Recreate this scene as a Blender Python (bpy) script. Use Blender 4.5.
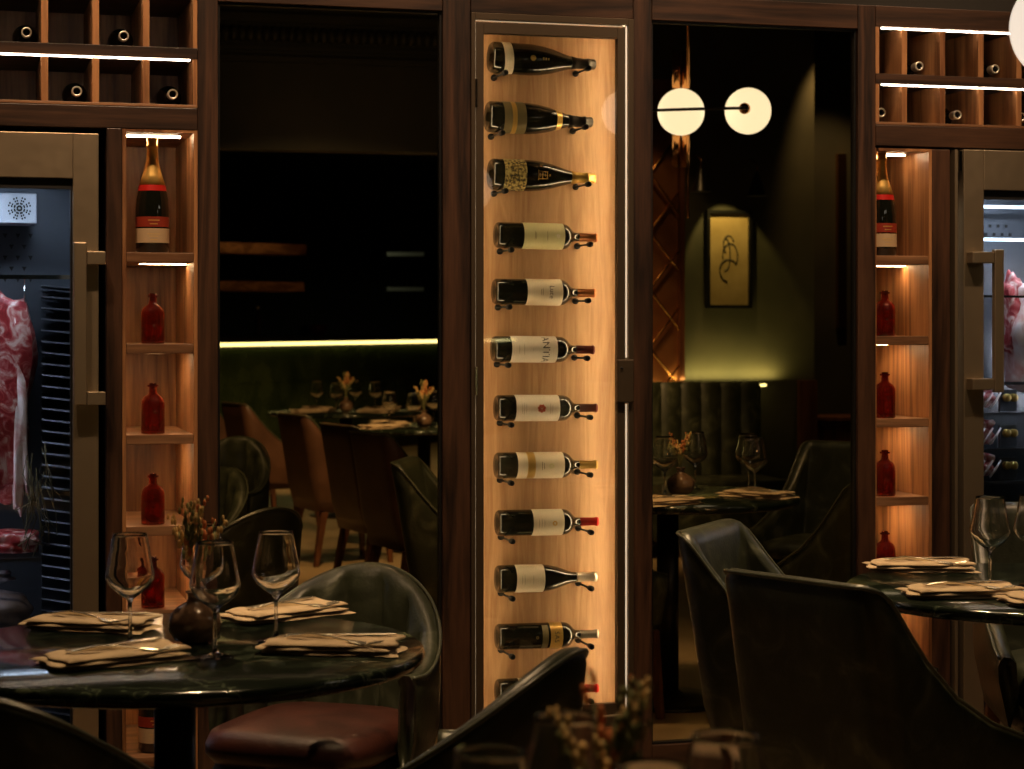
import bpy, math, random
from mathutils import Vector, Matrix
random.seed(7)
S = bpy.context.scene
for o in list(bpy.data.objects): bpy.data.objects.remove(o)
PI = math.pi
# ------------------------------------------------------------------ camera
ANG = math.radians(15.5); FPX = 2000.0; EYE = 1.37
FW = Vector((math.sin(ANG), math.cos(ANG), 0)); RT = Vector((math.cos(ANG), -math.sin(ANG), 0))
CAM = Vector((-1.6457, -5.525, EYE))
cd = bpy.data.cameras.new('camera'); cam = bpy.data.objects.new('camera', cd); S.collection.objects.link(cam)
cam.location = CAM; cam.rotation_euler = (PI/2, 0, -ANG)
cd.sensor_width = 36; cd.lens = 36*FPX/1024; cd.shift_y = -(384.5-325)/1024
cd.clip_start = 0.05; cd.clip_end = 100
cd.dof.use_dof = True; cd.dof.focus_distance = 5.2; cd.dof.aperture_fstop = 6.3
S.camera = cam
# ------------------------------------------------------------------ world, exposure
w = bpy.data.worlds.new('world'); S.world = w; w.use_nodes = True
w.node_tree.nodes['Background'].inputs[0].default_value = (1, .8, .55, 1)
w.node_tree.nodes['Background'].inputs[1].default_value = 0.02
vs = S.view_settings; vs.view_transform = 'Standard'; vs.look = 'None'; vs.gamma = 1; vs.use_curve_mapping = False
vs.exposure = 0.0
# ------------------------------------------------------------------ room lights (ceiling downlights, plus unseen fills added to brighten)
WARM = (1.0, .66, .34)
def spot(name, loc, target, power, size=50, blend=.6, color=WARM, r=.03):
    l = bpy.data.lights.new(name, 'SPOT'); l.energy = power; l.spot_size = math.radians(size); l.spot_blend = blend
    l.color = color; l.shadow_soft_size = r
    o = bpy.data.objects.new(name, l); S.collection.objects.link(o); o.location = loc
    o.rotation_euler = (Vector(target)-Vector(loc)).to_track_quat('-Z', 'Y').to_euler(); return o
def area(name, loc, target, power, sx, sy, color=WARM):
    l = bpy.data.lights.new(name, 'AREA'); l.shape = 'RECTANGLE'; l.size = sx; l.size_y = sy; l.energy = power; l.color = color
    o = bpy.data.objects.new(name, l); S.collection.objects.link(o); o.location = loc
    o.rotation_euler = (Vector(target)-Vector(loc)).to_track_quat('-Z', 'Y').to_euler(); return o
spot('downlight_left_table', (-1.0, -.85, 3.3), (-1.12, -1.6, .75), 170, 40)
spot('downlight_right_table', (.75, -.65, 3.3), (.7, -1.25, .75), 170, 44)
spot('downlight_chairs', (.3, -.55, 3.3), (.35, -1.6, .7), 170, 40)
spot('fill_front', (-.7, -1.9, 3.3), (-1.0, -2.6, .8), 60, 75)  # unseen spot added so the front chairs' piping catches light
spot('downlight_aisle', (1.2, -5.0, 3.3), (1.2, -7.0, .0), 200, 80)
spot('fill_bar_tables', (2.2, -9.0, 3.3), (2.2, -11.4, .7), 800, 60)  # unseen spot added to brighten the mirrored bar tables
for i, x in enumerate((-1.75, -.95, -.15, .65, 1.45)):
    spot('fill_wall', (x, -1.05, 3.35), (x+.1, 0, 1.5), 84, 66, .9, (1, .64, .38), .05)  # unseen spots added to brighten the wall joinery from in front
spot('fill_far_chairs', (.3, -3.9, 3.4), (.6, -6.6, .3), 620, 75)  # unseen spot added for the mirror-facing sides of the brown chairs
spot('fill_mirror_chair', (1.7, -1.6, 3.3), (1.86, -2.15, .7), 80, 32)  # unseen spot added to lift the chair reflected at right
spot('fill_tub_chair', (-1.25, -2.1, 3.3), (-.86, -.88, .62), 150, 24, .5)  # unseen spot added to light the tub chair's inner back
spot('fill_near_table', (-1.05, -3.3, 3.3), (-1.0, -3.62, .85), 150, 36)  # unseen spot added to brighten the nearest glasses and flowers
# ------------------------------------------------------------------ projection helpers (used to find where things stand)
MIRY = .025
def ray(px, py): return FW + RT*((px-512)/FPX) + Vector((0, 0, (325-py)/FPX))
def onY(px, py, y=0.0):
    r = ray(px, py); return CAM + r*((y-CAM.y)/r.y)
def onZ(px, py, z):
    r = ray(px, py); return CAM + r*((z-CAM.z)/r.z)
def atD(px, py, D): return CAM + ray(px, py)*D
def mir(p): return Vector((p[0], 2*MIRY-p[1], p[2]))
# ------------------------------------------------------------------ materials
def newmat(name):
    m = bpy.data.materials.new(name); m.use_nodes = True
    return m, m.node_tree, m.node_tree.nodes['Principled BSDF']
def setp(b, col=None, rough=None, metal=None, trans=None, ior=None, spec=None, coat=None, emit=None, es=None):
    if col: b.inputs['Base Color'].default_value = (*col, 1)
    if rough is not None: b.inputs['Roughness'].default_value = rough
    if metal is not None: b.inputs['Metallic'].default_value = metal
    if trans is not None: b.inputs['Transmission Weight'].default_value = trans
    if ior is not None: b.inputs['IOR'].default_value = ior
    if spec is not None: b.inputs['Specular IOR Level'].default_value = spec
    if coat is not None: b.inputs['Coat Weight'].default_value = coat
    if emit: b.inputs['Emission Color'].default_value = (*emit, 1); b.inputs['Emission Strength'].default_value = es or 1
def plain(name, col, rough=.5, **k):
    m, t, b = newmat(name); setp(b, col, rough, **k)
    tc = t.nodes.new('ShaderNodeTexCoord'); n = t.nodes.new('ShaderNodeTexNoise'); n.inputs['Scale'].default_value = 35
    t.links.new(tc.outputs['Object'], n.inputs['Vector'])
    mr = t.nodes.new('ShaderNodeMapRange'); mr.inputs['To Min'].default_value = max(.01, rough*.85); mr.inputs['To Max'].default_value = min(1, rough*1.15)
    t.links.new(n.outputs['Fac'], mr.inputs['Value']); t.links.new(mr.outputs['Result'], b.inputs['Roughness'])
    return m
def ramp(t, stops):
    r = t.nodes.new('ShaderNodeValToRGB'); e = r.color_ramp.elements
    while len(e) < len(stops): e.new(.5)
    for i, (p, c) in enumerate(stops): e[i].position = p; e[i].color = (*c, 1)
    return r
def wood(name, dark, light, axis='z', rough=.42, scale=1.0, bump=.12):
    m, t, b = newmat(name); b.inputs['Roughness'].default_value = rough
    tc = t.nodes.new('ShaderNodeTexCoord'); mp = t.nodes.new('ShaderNodeMapping')
    st = {'z': (1, 1, .07), 'x': (.07, 1, 1), 'y': (1, .07, 1)}[axis]
    mp.inputs['Scale'].default_value = [v*scale for v in st]
    t.links.new(tc.outputs['Object'], mp.inputs['Vector'])
    n1 = t.nodes.new('ShaderNodeTexNoise'); n1.inputs['Scale'].default_value = 9; n1.inputs['Detail'].default_value = 4; n1.inputs['Distortion'].default_value = .6
    t.links.new(mp.outputs['Vector'], n1.inputs['Vector'])
    mul = t.nodes.new('ShaderNodeMath'); mul.operation = 'MULTIPLY'; mul.inputs[1].default_value = 9
    t.links.new(n1.outputs['Fac'], mul.inputs[0])
    sn = t.nodes.new('ShaderNodeMath'); sn.operation = 'PINGPONG'; sn.inputs[1].default_value = 1
    t.links.new(mul.outputs[0], sn.inputs[0])
    n2 = t.nodes.new('ShaderNodeTexNoise'); n2.inputs['Scale'].default_value = 150; n2.inputs['Detail'].default_value = 2
    t.links.new(mp.outputs['Vector'], n2.inputs['Vector'])
    mx = t.nodes.new('ShaderNodeMix'); mx.data_type = 'FLOAT'; mx.inputs[0].default_value = .5
    t.links.new(sn.outputs[0], mx.inputs[2]); t.links.new(n2.outputs['Fac'], mx.inputs[3])
    mid = [(a+c)/2 for a, c in zip(dark, light)]
    r = ramp(t, [(.2, dark), (.5, mid), (.8, light)])
    t.links.new(mx.outputs[0], r.inputs['Fac']); t.links.new(r.outputs['Color'], b.inputs['Base Color'])
    bp = t.nodes.new('ShaderNodeBump'); bp.inputs['Strength'].default_value = bump; bp.inputs['Distance'].default_value = .002
    t.links.new(mx.outputs[0], bp.inputs['Height']); t.links.new(bp.outputs['Normal'], b.inputs['Normal'])
    return m
def blotch(name, stops, scale=6, rough=.4, detail=5, bump=0, dist=0, voro=False, bscale=None, **k):
    m, t, b = newmat(name); setp(b, None, rough, **k)
    tc = t.nodes.new('ShaderNodeTexCoord')
    if voro:
        n = t.nodes.new('ShaderNodeTexVoronoi'); n.feature = 'DISTANCE_TO_EDGE'; out = 'Distance'
        n0 = t.nodes.new('ShaderNodeTexNoise'); n0.inputs['Scale'].default_value = scale*1.5; n0.inputs['Detail'].default_value = 3
        t.links.new(tc.outputs['Object'], n0.inputs['Vector'])
        ad = t.nodes.new('ShaderNodeMix'); ad.data_type = 'VECTOR'; ad.inputs[0].default_value = .18
        t.links.new(tc.outputs['Object'], ad.inputs[4]); t.links.new(n0.outputs['Color'], ad.inputs[5])
        t.links.new(ad.outputs[1], n.inputs['Vector'])
    else:
        n = t.nodes.new('ShaderNodeTexNoise'); out = 'Fac'; n.inputs['Detail'].default_value = detail; n.inputs['Distortion'].default_value = dist
        t.links.new(tc.outputs['Object'], n.inputs['Vector'])
    n.inputs['Scale'].default_value = scale
    r = ramp(t, stops); t.links.new(n.outputs[out], r.inputs['Fac']); t.links.new(r.outputs['Color'], b.inputs['Base Color'])
    if bump:
        n3 = t.nodes.new('ShaderNodeTexNoise'); n3.inputs['Scale'].default_value = bscale or scale*8; n3.inputs['Detail'].default_value = 3
        t.links.new(tc.outputs['Object'], n3.inputs['Vector'])
        bp = t.nodes.new('ShaderNodeBump'); bp.inputs['Strength'].default_value = bump; bp.inputs['Distance'].default_value = .003
        t.links.new(n3.outputs['Fac'], bp.inputs['Height']); t.links.new(bp.outputs['Normal'], b.inputs['Normal'])
    return m
def emis(name, col, s):
    m, t, b = newmat(name); setp(b, (.8, .8, .8), .4, emit=col, es=s); return m
def thin_glass(name, tint=(1, 1, 1), refl=1.0):
    m, t, b = newmat(name); t.nodes.remove(b); out = t.nodes['Material Output']
    fr = t.nodes.new('ShaderNodeFresnel'); fr.inputs['IOR'].default_value = 1.5
    mu = t.nodes.new('ShaderNodeMath'); mu.operation = 'MULTIPLY'; mu.inputs[1].default_value = refl
    t.links.new(fr.outputs[0], mu.inputs[0])
    tr = t.nodes.new('ShaderNodeBsdfTransparent'); tr.inputs[0].default_value = (*tint, 1)
    gl = t.nodes.new('ShaderNodeBsdfGlossy'); gl.inputs['Roughness'].default_value = .01
    mx = t.nodes.new('ShaderNodeMixShader')
    t.links.new(mu.outputs[0], mx.inputs[0]); t.links.new(tr.outputs[0], mx.inputs[1]); t.links.new(gl.outputs[0], mx.inputs[2])
    t.links.new(mx.outputs[0], out.inputs[0]); return m
def mirror_mat(name, col):
    m, t, b = newmat(name); setp(b, col, .0, metal=1.0); return m
M = {}
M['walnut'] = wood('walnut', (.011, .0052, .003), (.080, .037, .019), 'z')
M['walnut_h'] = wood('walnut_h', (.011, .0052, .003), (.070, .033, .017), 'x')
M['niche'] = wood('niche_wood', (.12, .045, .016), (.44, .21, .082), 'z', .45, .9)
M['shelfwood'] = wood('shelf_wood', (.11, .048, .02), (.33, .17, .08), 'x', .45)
M['oak'] = wood('oak', (.40, .225, .11), (.56, .35, .18), 'z', .5, 2.4, .05)
M['brownleg'] = wood('leg_wood', (.05, .018, .008), (.16, .06, .025), 'z', .4)
M['bronze'] = plain('bronze_metal', (.085, .062, .038), .45, metal=.5)
M['steel'] = plain('brushed_steel', (.42, .34, .23), .42, metal=.85)
M['chrome'] = plain('polished_steel', (.75, .72, .66), .12, metal=1.0)
M['silver'] = plain('silverware', (.80, .74, .62), .24, metal=.9)
M['darksteel'] = plain('dark_steel', (.12, .13, .15), .4, metal=.8)
M['liner'] = plain('fridge_liner', (.10, .11, .13), .35, metal=.6)
M['whitemetal'] = plain('grey_metal', (.38, .40, .44), .4)
M['brass'] = plain('brass', (.55, .26, .09), .25, metal=1.0)
M['black'] = plain('black_metal', (.008, .008, .008), .35)
M['rubber'] = plain('black_matte', (.006, .006, .006), .6)
M['leather'] = blotch('green_leather', [(.0, (.017, .020, .011)), (.42, (.026, .030, .017)), (.56, (.042, .048, .029)), (.75, (.13, .135, .085))], 9, .36, 6, .25, 1.2, bscale=120)
M['piping'] = plain('leather_piping', (.06, .065, .042), .32)
M['seatred'] = blotch('oxblood_leather', [(.2, (.02, .006, .005)), (.6, (.06, .017, .012)), (.85, (.14, .05, .035))], 8, .4, 5, .25, .8, bscale=100)
M['brownleather'] = blotch('brown_leather', [(.2, (.05, .022, .012)), (.8, (.11, .052, .03))], 7, .42, 4, .15)
M['marble'] = blotch('green_marble', [(.0, (.06, .075, .05)), (.02, (.018, .026, .018)), (.08, (.008, .012, .008)), (1, (.006, .009, .006))], 7, .11, voro=True)
M['linen'] = blotch('linen', [(.3, (.40, .30, .19)), (.7, (.52, .40, .26))], 30, .9, 4, .12, bscale=200)
M['bottle'] = plain('dark_bottle_glass', (.006, .007, .004), .05, coat=.5)
M['bottleglass_g'] = plain('green_bottle_glass', (.02, .024, .008), .05, coat=.5)
M['redglass'] = plain('red_glass', (.42, .038, .016), .03, trans=.90, ior=1.45)
M['glass'] = plain('clear_glass', (1, 1, 1), .0, trans=1.0, ior=1.45)
M['pane'] = thin_glass('pane_glass', (.97, .97, .95), 1.3)
M['pane_cool'] = thin_glass('fridge_pane_glass', (.86, .9, .92), .7)
M['mirror'] = mirror_mat('smoked_mirror', (.57, .50, .35))
M['led'] = emis('led_white', (1, .80, .60), 17)
M['led_edge'] = emis('led_cabinet', (1, .74, .42), 34)
M['leak_glow'] = emis('gap_leak_glow', (1, .80, .55), .5)  # emissive stand-in for interior light leaking through the door gap
M['leak_glow_dim'] = emis('gap_leak_glow_dim', (1, .72, .42), .45)
M['led_cool'] = emis('led_cool', (.72, .84, 1), 2.5)
M['led_bar'] = emis('led_bar', (1, .88, .38), 5)
M['globe'] = emis('opal_globe', (1, .88, .70), 1.9)
M['globe_near'] = emis('opal_globe_white', (1, .84, .68), .9)
def label_mat(n, col, r=.6): M[n] = plain(n, col, r); return M[n]
label_mat('cream', (.84, .78, .60)); label_mat('white_lab', (.86, .82, .70)); label_mat('greenish', (.72, .72, .40)); label_mat('beige', (.50, .36, .20))
label_mat('ink', (.05, .045, .03)); label_mat('redink', (.55, .12, .06)); label_mat('redlab', (.27, .030, .014), .4)
M['gold'] = plain('gold_foil', (.72, .47, .13), .3, metal=.6)
M['goldlab'] = blotch('ornate_label', [(.38, (.03, .025, .01)), (.5, (.30, .23, .07)), (.62, (.62, .52, .22))], 140, .45, 3)
M['bronzelab'] = plain('bronze_label', (.18, .15, .07), .45)
M['capblack'] = plain('black_foil', (.03, .025, .02), .35, metal=.4)
M['capcopper'] = plain('copper_foil', (.62, .24, .09), .3, metal=.7)
M['capwine'] = plain('burgundy_foil', (.13, .02, .015), .3, metal=.3)
M['capred'] = plain('red_foil', (.55, .02, .015), .3, metal=.3)
M['capsilver'] = plain('silver_foil', (.70, .64, .52), .3, metal=.7)
M['meat'] = blotch('marbled_meat', [(.25, (.16, .012, .014)), (.45, (.40, .035, .04)), (.54, (.55, .16, .15)), (.64, (.80, .56, .50))], 20, .3, 7, .4, 1.8)
M['fat'] = blotch('pale_fat', [(.25, (.45, .10, .09)), (.42, (.70, .42, .38)), (.6, (.85, .72, .68))], 14, .35, 6, .3, 1.4)
M['palemeat'] = blotch('cured_ham', [(.3, (.16, .13, .13)), (.6, (.40, .35, .36)), (.8, (.55, .50, .5))], 9, .5, 5, .3)
M['ceramic'] = blotch('brown_vase', [(.3, (.05, .03, .02)), (.55, (.14, .085, .055)), (.8, (.26, .16, .10))], 22, .12, 5, .1)
M['sprig'] = plain('dry_green', (.16, .16, .06), .8)
M['rust'] = plain('dry_rust', (.45, .14, .04), .8)
M['straw'] = plain('dry_straw', (.55, .36, .14), .8)
M['tile'] = blotch('green_tile', [(.3, (.012, .022, .008)), (.7, (.045, .065, .026))], 3, .15)
M['plaster'] = blotch('olive_plaster', [(.3, (.05, .05, .028)), (.7, (.085, .08, .045))], 3, .6, 5, .1)
M['darkwall'] = blotch('dark_wall', [(.3, (.010, .009, .006)), (.7, (.018, .015, .010))], 2, .7)
M['darkpanel'] = blotch('dark_panel', [(.3, (.03, .03, .02)), (.7, (.05, .045, .028))], 3, .5)
M['floor'] = blotch('stone_floor', [(.2, (.16, .11, .06)), (.5, (.24, .17, .09)), (.8, (.30, .21, .12))], 2.5, .35, 6, .1)
M['redwood'] = wood('red_wood', (.06, .018, .008), (.16, .055, .022), 'z')
M['copper'] = blotch('copper_panel', [(.3, (.35, .13, .05)), (.7, (.55, .24, .10))], 5, .35, metal=.7)
M['paper'] = blotch('aged_paper', [(.3, (.42, .30, .11)), (.7, (.62, .46, .20))], 6, .7)
M['herb'] = plain('dried_herbs', (.10, .08, .03), .8)
# ------------------------------------------------------------------ mesh builder
ROOT = {}
class MB:
    def __init__(s): s.v = []; s.f = []; s.sm = []
    def add(s, vs_, fs, smooth=False):
        n = len(s.v); s.v += [Vector(p) for p in vs_]
        for f in fs: s.f.append([i+n for i in f]); s.sm.append(smooth)
        return s
    def box(s, x0, x1, y0, y1, z0, z1):
        s.add([(x0, y0, z0), (x1, y0, z0), (x1, y1, z0), (x0, y1, z0), (x0, y0, z1), (x1, y0, z1), (x1, y1, z1), (x0, y1, z1)],
              [(0, 3, 2, 1), (4, 5, 6, 7), (0, 1, 5, 4), (1, 2, 6, 5), (2, 3, 7, 6), (3, 0, 4, 7)]); return s
    def lathe(s, prof, o=(0, 0, 0), n=28, mat=None, smooth=True, caps=True):
        vs_ = []; fs = []; mat = mat or Matrix.Identity(3); o = Vector(o)
        for r, z in prof:
            for i in range(n):
                a = 2*PI*i/n; vs_.append(o + mat @ Vector((r*math.cos(a), r*math.sin(a), z)))
        m = len(prof)
        for j in range(m-1):
            for i in range(n):
                k = (i+1) % n; fs.append((j*n+i, j*n+k, (j+1)*n+k, (j+1)*n+i))
        s.add(vs_, fs, smooth)
        if not caps: return s
        b = len(s.v)-len(vs_)
        if prof[0][0] > 1e-4: s.f.append([b+i for i in range(n)][::-1]); s.sm.append(False)
        if prof[-1][0] > 1e-4: s.f.append([b+(m-1)*n+i for i in range(n)]); s.sm.append(False)
        return s
    def tube(s, pts, r, n=8, flat=None):
        pts = [Vector(p) for p in pts]; rr = r if isinstance(r, (list, tuple)) else [r]*len(pts)
        vs_ = []; fs = []; up = Vector((0, 0, 1))
        for i, p in enumerate(pts):
            d = (pts[min(i+1, len(pts)-1)]-pts[max(i-1, 0)])
            if d.length < 1e-9: d = Vector((0, 0, 1))
            d.normalize()
            a = d.cross(up)
            if a.length < .05: a = d.cross(Vector((1, 0, 0)))
            a.normalize(); b = a.cross(d).normalized()
            for k in range(n):
                t = 2*PI*k/n; vs_.append(p + a*math.cos(t)*rr[i] + b*math.sin(t)*rr[i])
        for i in range(len(pts)-1):
            for k in range(n):
                q = (k+1) % n; fs.append((i*n+k, i*n+q, (i+1)*n+q, (i+1)*n+k))
        fs.append(tuple(range(n))[::-1]); fs.append(tuple(range((len(pts)-1)*n, len(pts)*n)))
        s.add(vs_, fs, True); return s
    def prism(s, poly, z0, z1, fn=None):
        n = len(poly); vs_ = [(x, y, z0) for x, y in poly]+[(x, y, z1) for x, y in poly]
        if fn: vs_ = [fn(*p) for p in vs_]
        s.add(vs_, [tuple(range(n))[::-1], tuple(range(n, 2*n))]+[(i, (i+1) % n, n+(i+1) % n, n+i) for i in range(n)]); return s
    def ball(s, c, rx, ry=None, rz=None, n=12, m=8, fn=None):
        ry = ry or rx; rz = rz or rx; c = Vector(c); vs_ = []; fs = []
        for j in range(m+1):
            t = PI*j/m
            for i in range(n):
                a = 2*PI*i/n; p = Vector((math.sin(t)*math.cos(a), math.sin(t)*math.sin(a), math.cos(t)))
                k = fn(p) if fn else 1
                vs_.append(c+Vector((p.x*rx, p.y*ry, p.z*rz))*k)
        for j in range(m):
            for i in range(n):
                q = (i+1) % n; fs.append((j*n+i, (j+1)*n+i, (j+1)*n+q, j*n+q))
        s.add(vs_, fs, True); return s
    def build(s, name, mat, parent=None, bevel=0, seg=2, sub=0, world=True, label=None):
        me = bpy.data.meshes.new(name)
        off = Vector((0, 0, 0))
        if parent is not None and world: off = ROOT.get(parent.name, off)
        me.from_pydata([tuple(p-off) for p in s.v], [], s.f)
        me.polygons.foreach_set('use_smooth', s.sm)
        me.materials.append(M[mat] if isinstance(mat, str) else mat); me.validate(); me.update()
        o = bpy.data.objects.new(name, me); S.collection.objects.link(o)
        if parent is not None: o.parent = parent; ROOT[o.name] = off
        if bevel:
            b = o.modifiers.new('bevel', 'BEVEL'); b.width = bevel; b.segments = seg; b.limit_method = 'ANGLE'; b.angle_limit = math.radians(40)
        if sub:
            b = o.modifiers.new('sub', 'SUBSURF'); b.levels = sub; b.render_levels = sub
        if label: o['label'] = label
        return o
def thing(name, label, cat, loc, rot=(0, 0, 0), group=None):
    o = bpy.data.objects.new(name, None); o.empty_display_size = .05; S.collection.objects.link(o)
    o.location = loc; o.rotation_euler = rot; o['label'] = label; o['category'] = cat
    if group: o['group'] = group
    ROOT[o.name] = Vector(loc); return o
def tag(o, label, cat, group=None, kind=None):
    o['label'] = label; o['category'] = cat
    if group: o['group'] = group
    if kind: o['kind'] = kind
    return o
def struct(o): o['kind'] = 'structure'; return o
KIDS = {}
def kids(o): return [c for c in bpy.data.objects if c.parent == o]
def dup(o, loc, rz=None, label=None, group=None, scale=None):
    def cp(src, par):
        c = src.copy(); S.collection.objects.link(c)
        if par: c.parent = par
        for k in kids(src): cp(k, c)
        return c
    r = cp(o, None); r.location = loc
    if rz is not None: r.rotation_euler = (0, 0, rz)
    if label: r['label'] = label
    if group: r['group'] = group
    if scale: r.scale = scale
    return r
def bx(*a): return MB().box(*a)
# ------------------------------------------------------------------ room shell
def slab(name, mat, *a): return struct(bx(*a).build(name, mat))
slab('floor', 'floor', -4.6, 7.0, -24, .55, -.1, 0)
slab('ceiling', 'darkwall', -4.6, 7.0, -24, .55, 3.5, 3.6)
slab('wall_back', 'darkwall', -4.6, 7.0, .50, .60, 0, 3.5)
slab('wall_left', 'darkwall', -4.7, -4.6, -24, .6, 0, 3.5)
slab('wall_right', 'darkwall', 7.0, 7.1, -24, .6, 0, 3.5)
slab('wall_front', 'darkwall', -4.6, 7.0, -24.1, -24, 0, 3.5)
slab('wall_partition', 'plaster', 2.52, 3.62, -6.3, -6.2, 0, 3.5)
slab('wall_recess', 'darkpanel', 3.62, 7.0, -6.7, -6.6, 0, 3.5)
slab('trim_1', 'redwood', 3.50, 3.62, -6.195, -6.15, 0, 1.02)
# upper wall of the joinery
slab('wall_upper', 'darkwall', -4.6, 7.0, .04, .5, 2.335, 3.5)
# wooden posts and beams, each its own trim
def post(n, x0, x1, z0=0, z1=2.335, y0=0, y1=.42): struct(bx(x0, x1, y0, y1, z0, z1).build('trim_%d' % n, 'walnut', bevel=.002))
post(2, -1.009, -.954); post(3, -.317, -.236); post(4, .254, .311); post(5, .968, 1.026)
post(6, -1.256, -1.214, 0, 1.905); post(7, 1.214, 1.274, 0, 1.905)
struct(bx(-2.2, -1.010, 0, .42, 1.905, 1.965).build('trim_8', 'walnut_h', bevel=.002))
struct(bx(1.027, 2.3, 0, .42, 1.912, 1.975).build('trim_9', 'walnut_h', bevel=.002))
struct(bx(-.953, -.318, 0, .05, 2.262, 2.335).build('trim_10', 'walnut_h', bevel=.002))
struct(bx(.312, .967, 0, .05, 2.262, 2.335).build('trim_11', 'walnut_h', bevel=.002))
struct(bx(-.235, .253, 0, .3, 2.262, 2.335).build('trim_12', 'walnut_h', bevel=.002))
struct(bx(-2.2, -1.010, 0, .42, 2.272, 2.335).build('trim_13', 'walnut_h', bevel=.002))
struct(bx(1.027, 2.3, 0, .42, 2.272, 2.335).build('trim_14', 'walnut_h', bevel=.002))
struct(bx(-.953, -.318, 0.0, .05, 0, .14).build('baseboard_left', 'walnut_h', bevel=.002))
struct(bx(.312, .967, 0.0, .05, 0, .14).build('baseboard_right', 'walnut_h', bevel=.002))
struct(bx(-.235, .253, 0.0, .3, 0, .20).build('baseboard_middle', 'walnut_h', bevel=.002))
# ------------------------------------------------------------------ mirrors
for x0, x1, lab in ((-.953, -.318, 'tall smoked mirror panel left of the lit wine cabinet'), (.312, .967, 'tall smoked mirror panel right of the lit wine cabinet')):
    t = thing('wall_mirror', lab, 'mirror', ((x0+x1)/2, .03, .14))
    bx(x0+.006, x1-.006, MIRY, MIRY+.006, .146, 2.256).build('mirror_glass', 'mirror', t)
    f = MB(); f.box(x0, x0+.006, .012, .05, .141, 2.261); f.box(x1-.006, x1, .012, .05, .141, 2.261); f.box(x0+.006, x1-.006, .012, .05, 2.256, 2.261); f.box(x0+.006, x1-.006, .012, .05, .141, .146)
    f.build('mirror_frame', 'black', t)
# ------------------------------------------------------------------ wine bins
def bins(side, x0, x1, divs, lab):
    t = thing('wine_bin_rack', lab, 'wine rack', ((x0+x1)/2, .2, 1.966 if side < 0 else 1.976))
    D = .40; zb = 1.966 if side < 0 else 1.976
    rows = [(zb+.008, 2.100), (2.130, 2.271)]
    bx(x0, x1, D-.012, D, zb, 2.271).build('back_panel', 'niche', t)
    bx(x0, x1, .0, D-.013, zb, zb+.008).build('bottom_board', 'shelfwood', t, bevel=.001)
    bx(x0, x1, .0, D-.013, 2.100, 2.130).build('shelf', 'walnut_h', t, bevel=.001)
    for r0, r1 in rows:
        for d in divs:
            bx(d-.009, d+.009, .002, D-.013, r0, r1).build('divider', 'niche', t, bevel=.001)
        e = x1-.006 if side < 0 else x0+.006
        bx(e-.006, e+.006, .002, D-.013, r0, r1).build('side_panel', 'niche', t, bevel=.001)
        bx(x0+.02, x1-.02, .001, .007, r1-.0055, r1-.0012).build('led_strip', 'led', t)
    return t
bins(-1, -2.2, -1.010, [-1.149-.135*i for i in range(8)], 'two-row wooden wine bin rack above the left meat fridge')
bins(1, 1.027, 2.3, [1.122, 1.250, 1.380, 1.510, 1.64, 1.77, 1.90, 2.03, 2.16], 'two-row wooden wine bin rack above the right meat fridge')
# ------------------------------------------------------------------ bottles
def arcpatch(mb, r, a0, a1, z0, z1, n=16, skew=0, rfun=None):
    vs_ = []; fs = []
    for i in range(n+1):
        a = a0+(a1-a0)*i/n
        for q, z in enumerate((z0, z1)):
            zz = z+skew*math.sin(a); rr = r if rfun is None else rfun(zz)
            vs_.append((rr*math.sin(a), -rr*math.cos(a), zz))
    for i in range(n): fs.append((i*2, i*2+2, i*2+3, i*2+1))
    mb.add(vs_, fs, True); return mb
def text_on(mb, txt, size, z, r, spacing=1.0, u0=0, turn=False):
    cu = bpy.data.curves.new('t', 'FONT'); cu.body = txt; cu.size = size; cu.align_x = 'CENTER'; cu.align_y = 'CENTER'; cu.space_character = spacing
    ob = bpy.data.objects.new('t', cu); S.collection.objects.link(ob)
    dg = bpy.context.evaluated_depsgraph_get(); me = bpy.data.meshes.new_from_object(ob.evaluated_get(dg))
    vs_ = []
    for v in me.vertices:
        u, q = v.co.x+u0, v.co.y
        vs_.append((r*math.sin(u/r), -r*math.cos(u/r), z+q))
    mb.add(vs_, [tuple(p.vertices) for p in me.polygons])
    bpy.data.objects.remove(ob); bpy.data.meshes.remove(me); bpy.data.curves.remove(cu)
def prof_interp(prof):
    def f(z):
        for (r0, z0), (r1, z1) in zip(prof, prof[1:]):
            if z0 <= z <= z1 and z1 > z0: return r0+(r1-r0)*(z-z0)/(z1-z0)
        return prof[-1][0]
    return f
def smooth_prof(pts, n=6):
    out = []
    P = [pts[0]]+pts+[pts[-1]]
    for i in range(1, len(P)-2):
        p0, p1, p2, p3 = P[i-1], P[i], P[i+1], P[i+2]
        for k in range(n):
            t = k/n
            out.append(tuple(.5*((2*p1[j])+(-p0[j]+p2[j])*t+(2*p0[j]-5*p1[j]+4*p2[j]-p3[j])*t*t+(-p0[j]+3*p1[j]-3*p2[j]+p3[j])*t**3) for j in (0, 1)))
    out.append(pts[-1]); return out
PROF = {
 'bordeaux': [(.0, .018), (.022, .004), (.034, .0), (.038, .005), (.038, .200), (.0365, .210), (.031, .220), (.021, .229), (.0140, .237), (.0118, .248), (.0108, .300), (.0125, .301), (.0125, .308), (.010, .309), (.0, .309)],
 'burgundy': [(.0, .018), (.024, .004), (.036, .0), (.040, .005), (.040, .135), (.038, .155), (.032, .182), (.0235, .205), (.0165, .225), (.0135, .245), (.0120, .290), (.0135, .291), (.0135, .304), (.0, .305)],
 'champagne': [(.0, .03), (.028, .006), (.040, .0), (.0455, .006), (.046, .120), (.0435, .150), (.0365, .185), (.0275, .215), (.0200, .240), (.0160, .262), (.0140, .292), (.0158, .293), (.0158, .300), (.0135, .302), (.0150, .316), (.012, .321), (.0, .322)],
}
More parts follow.
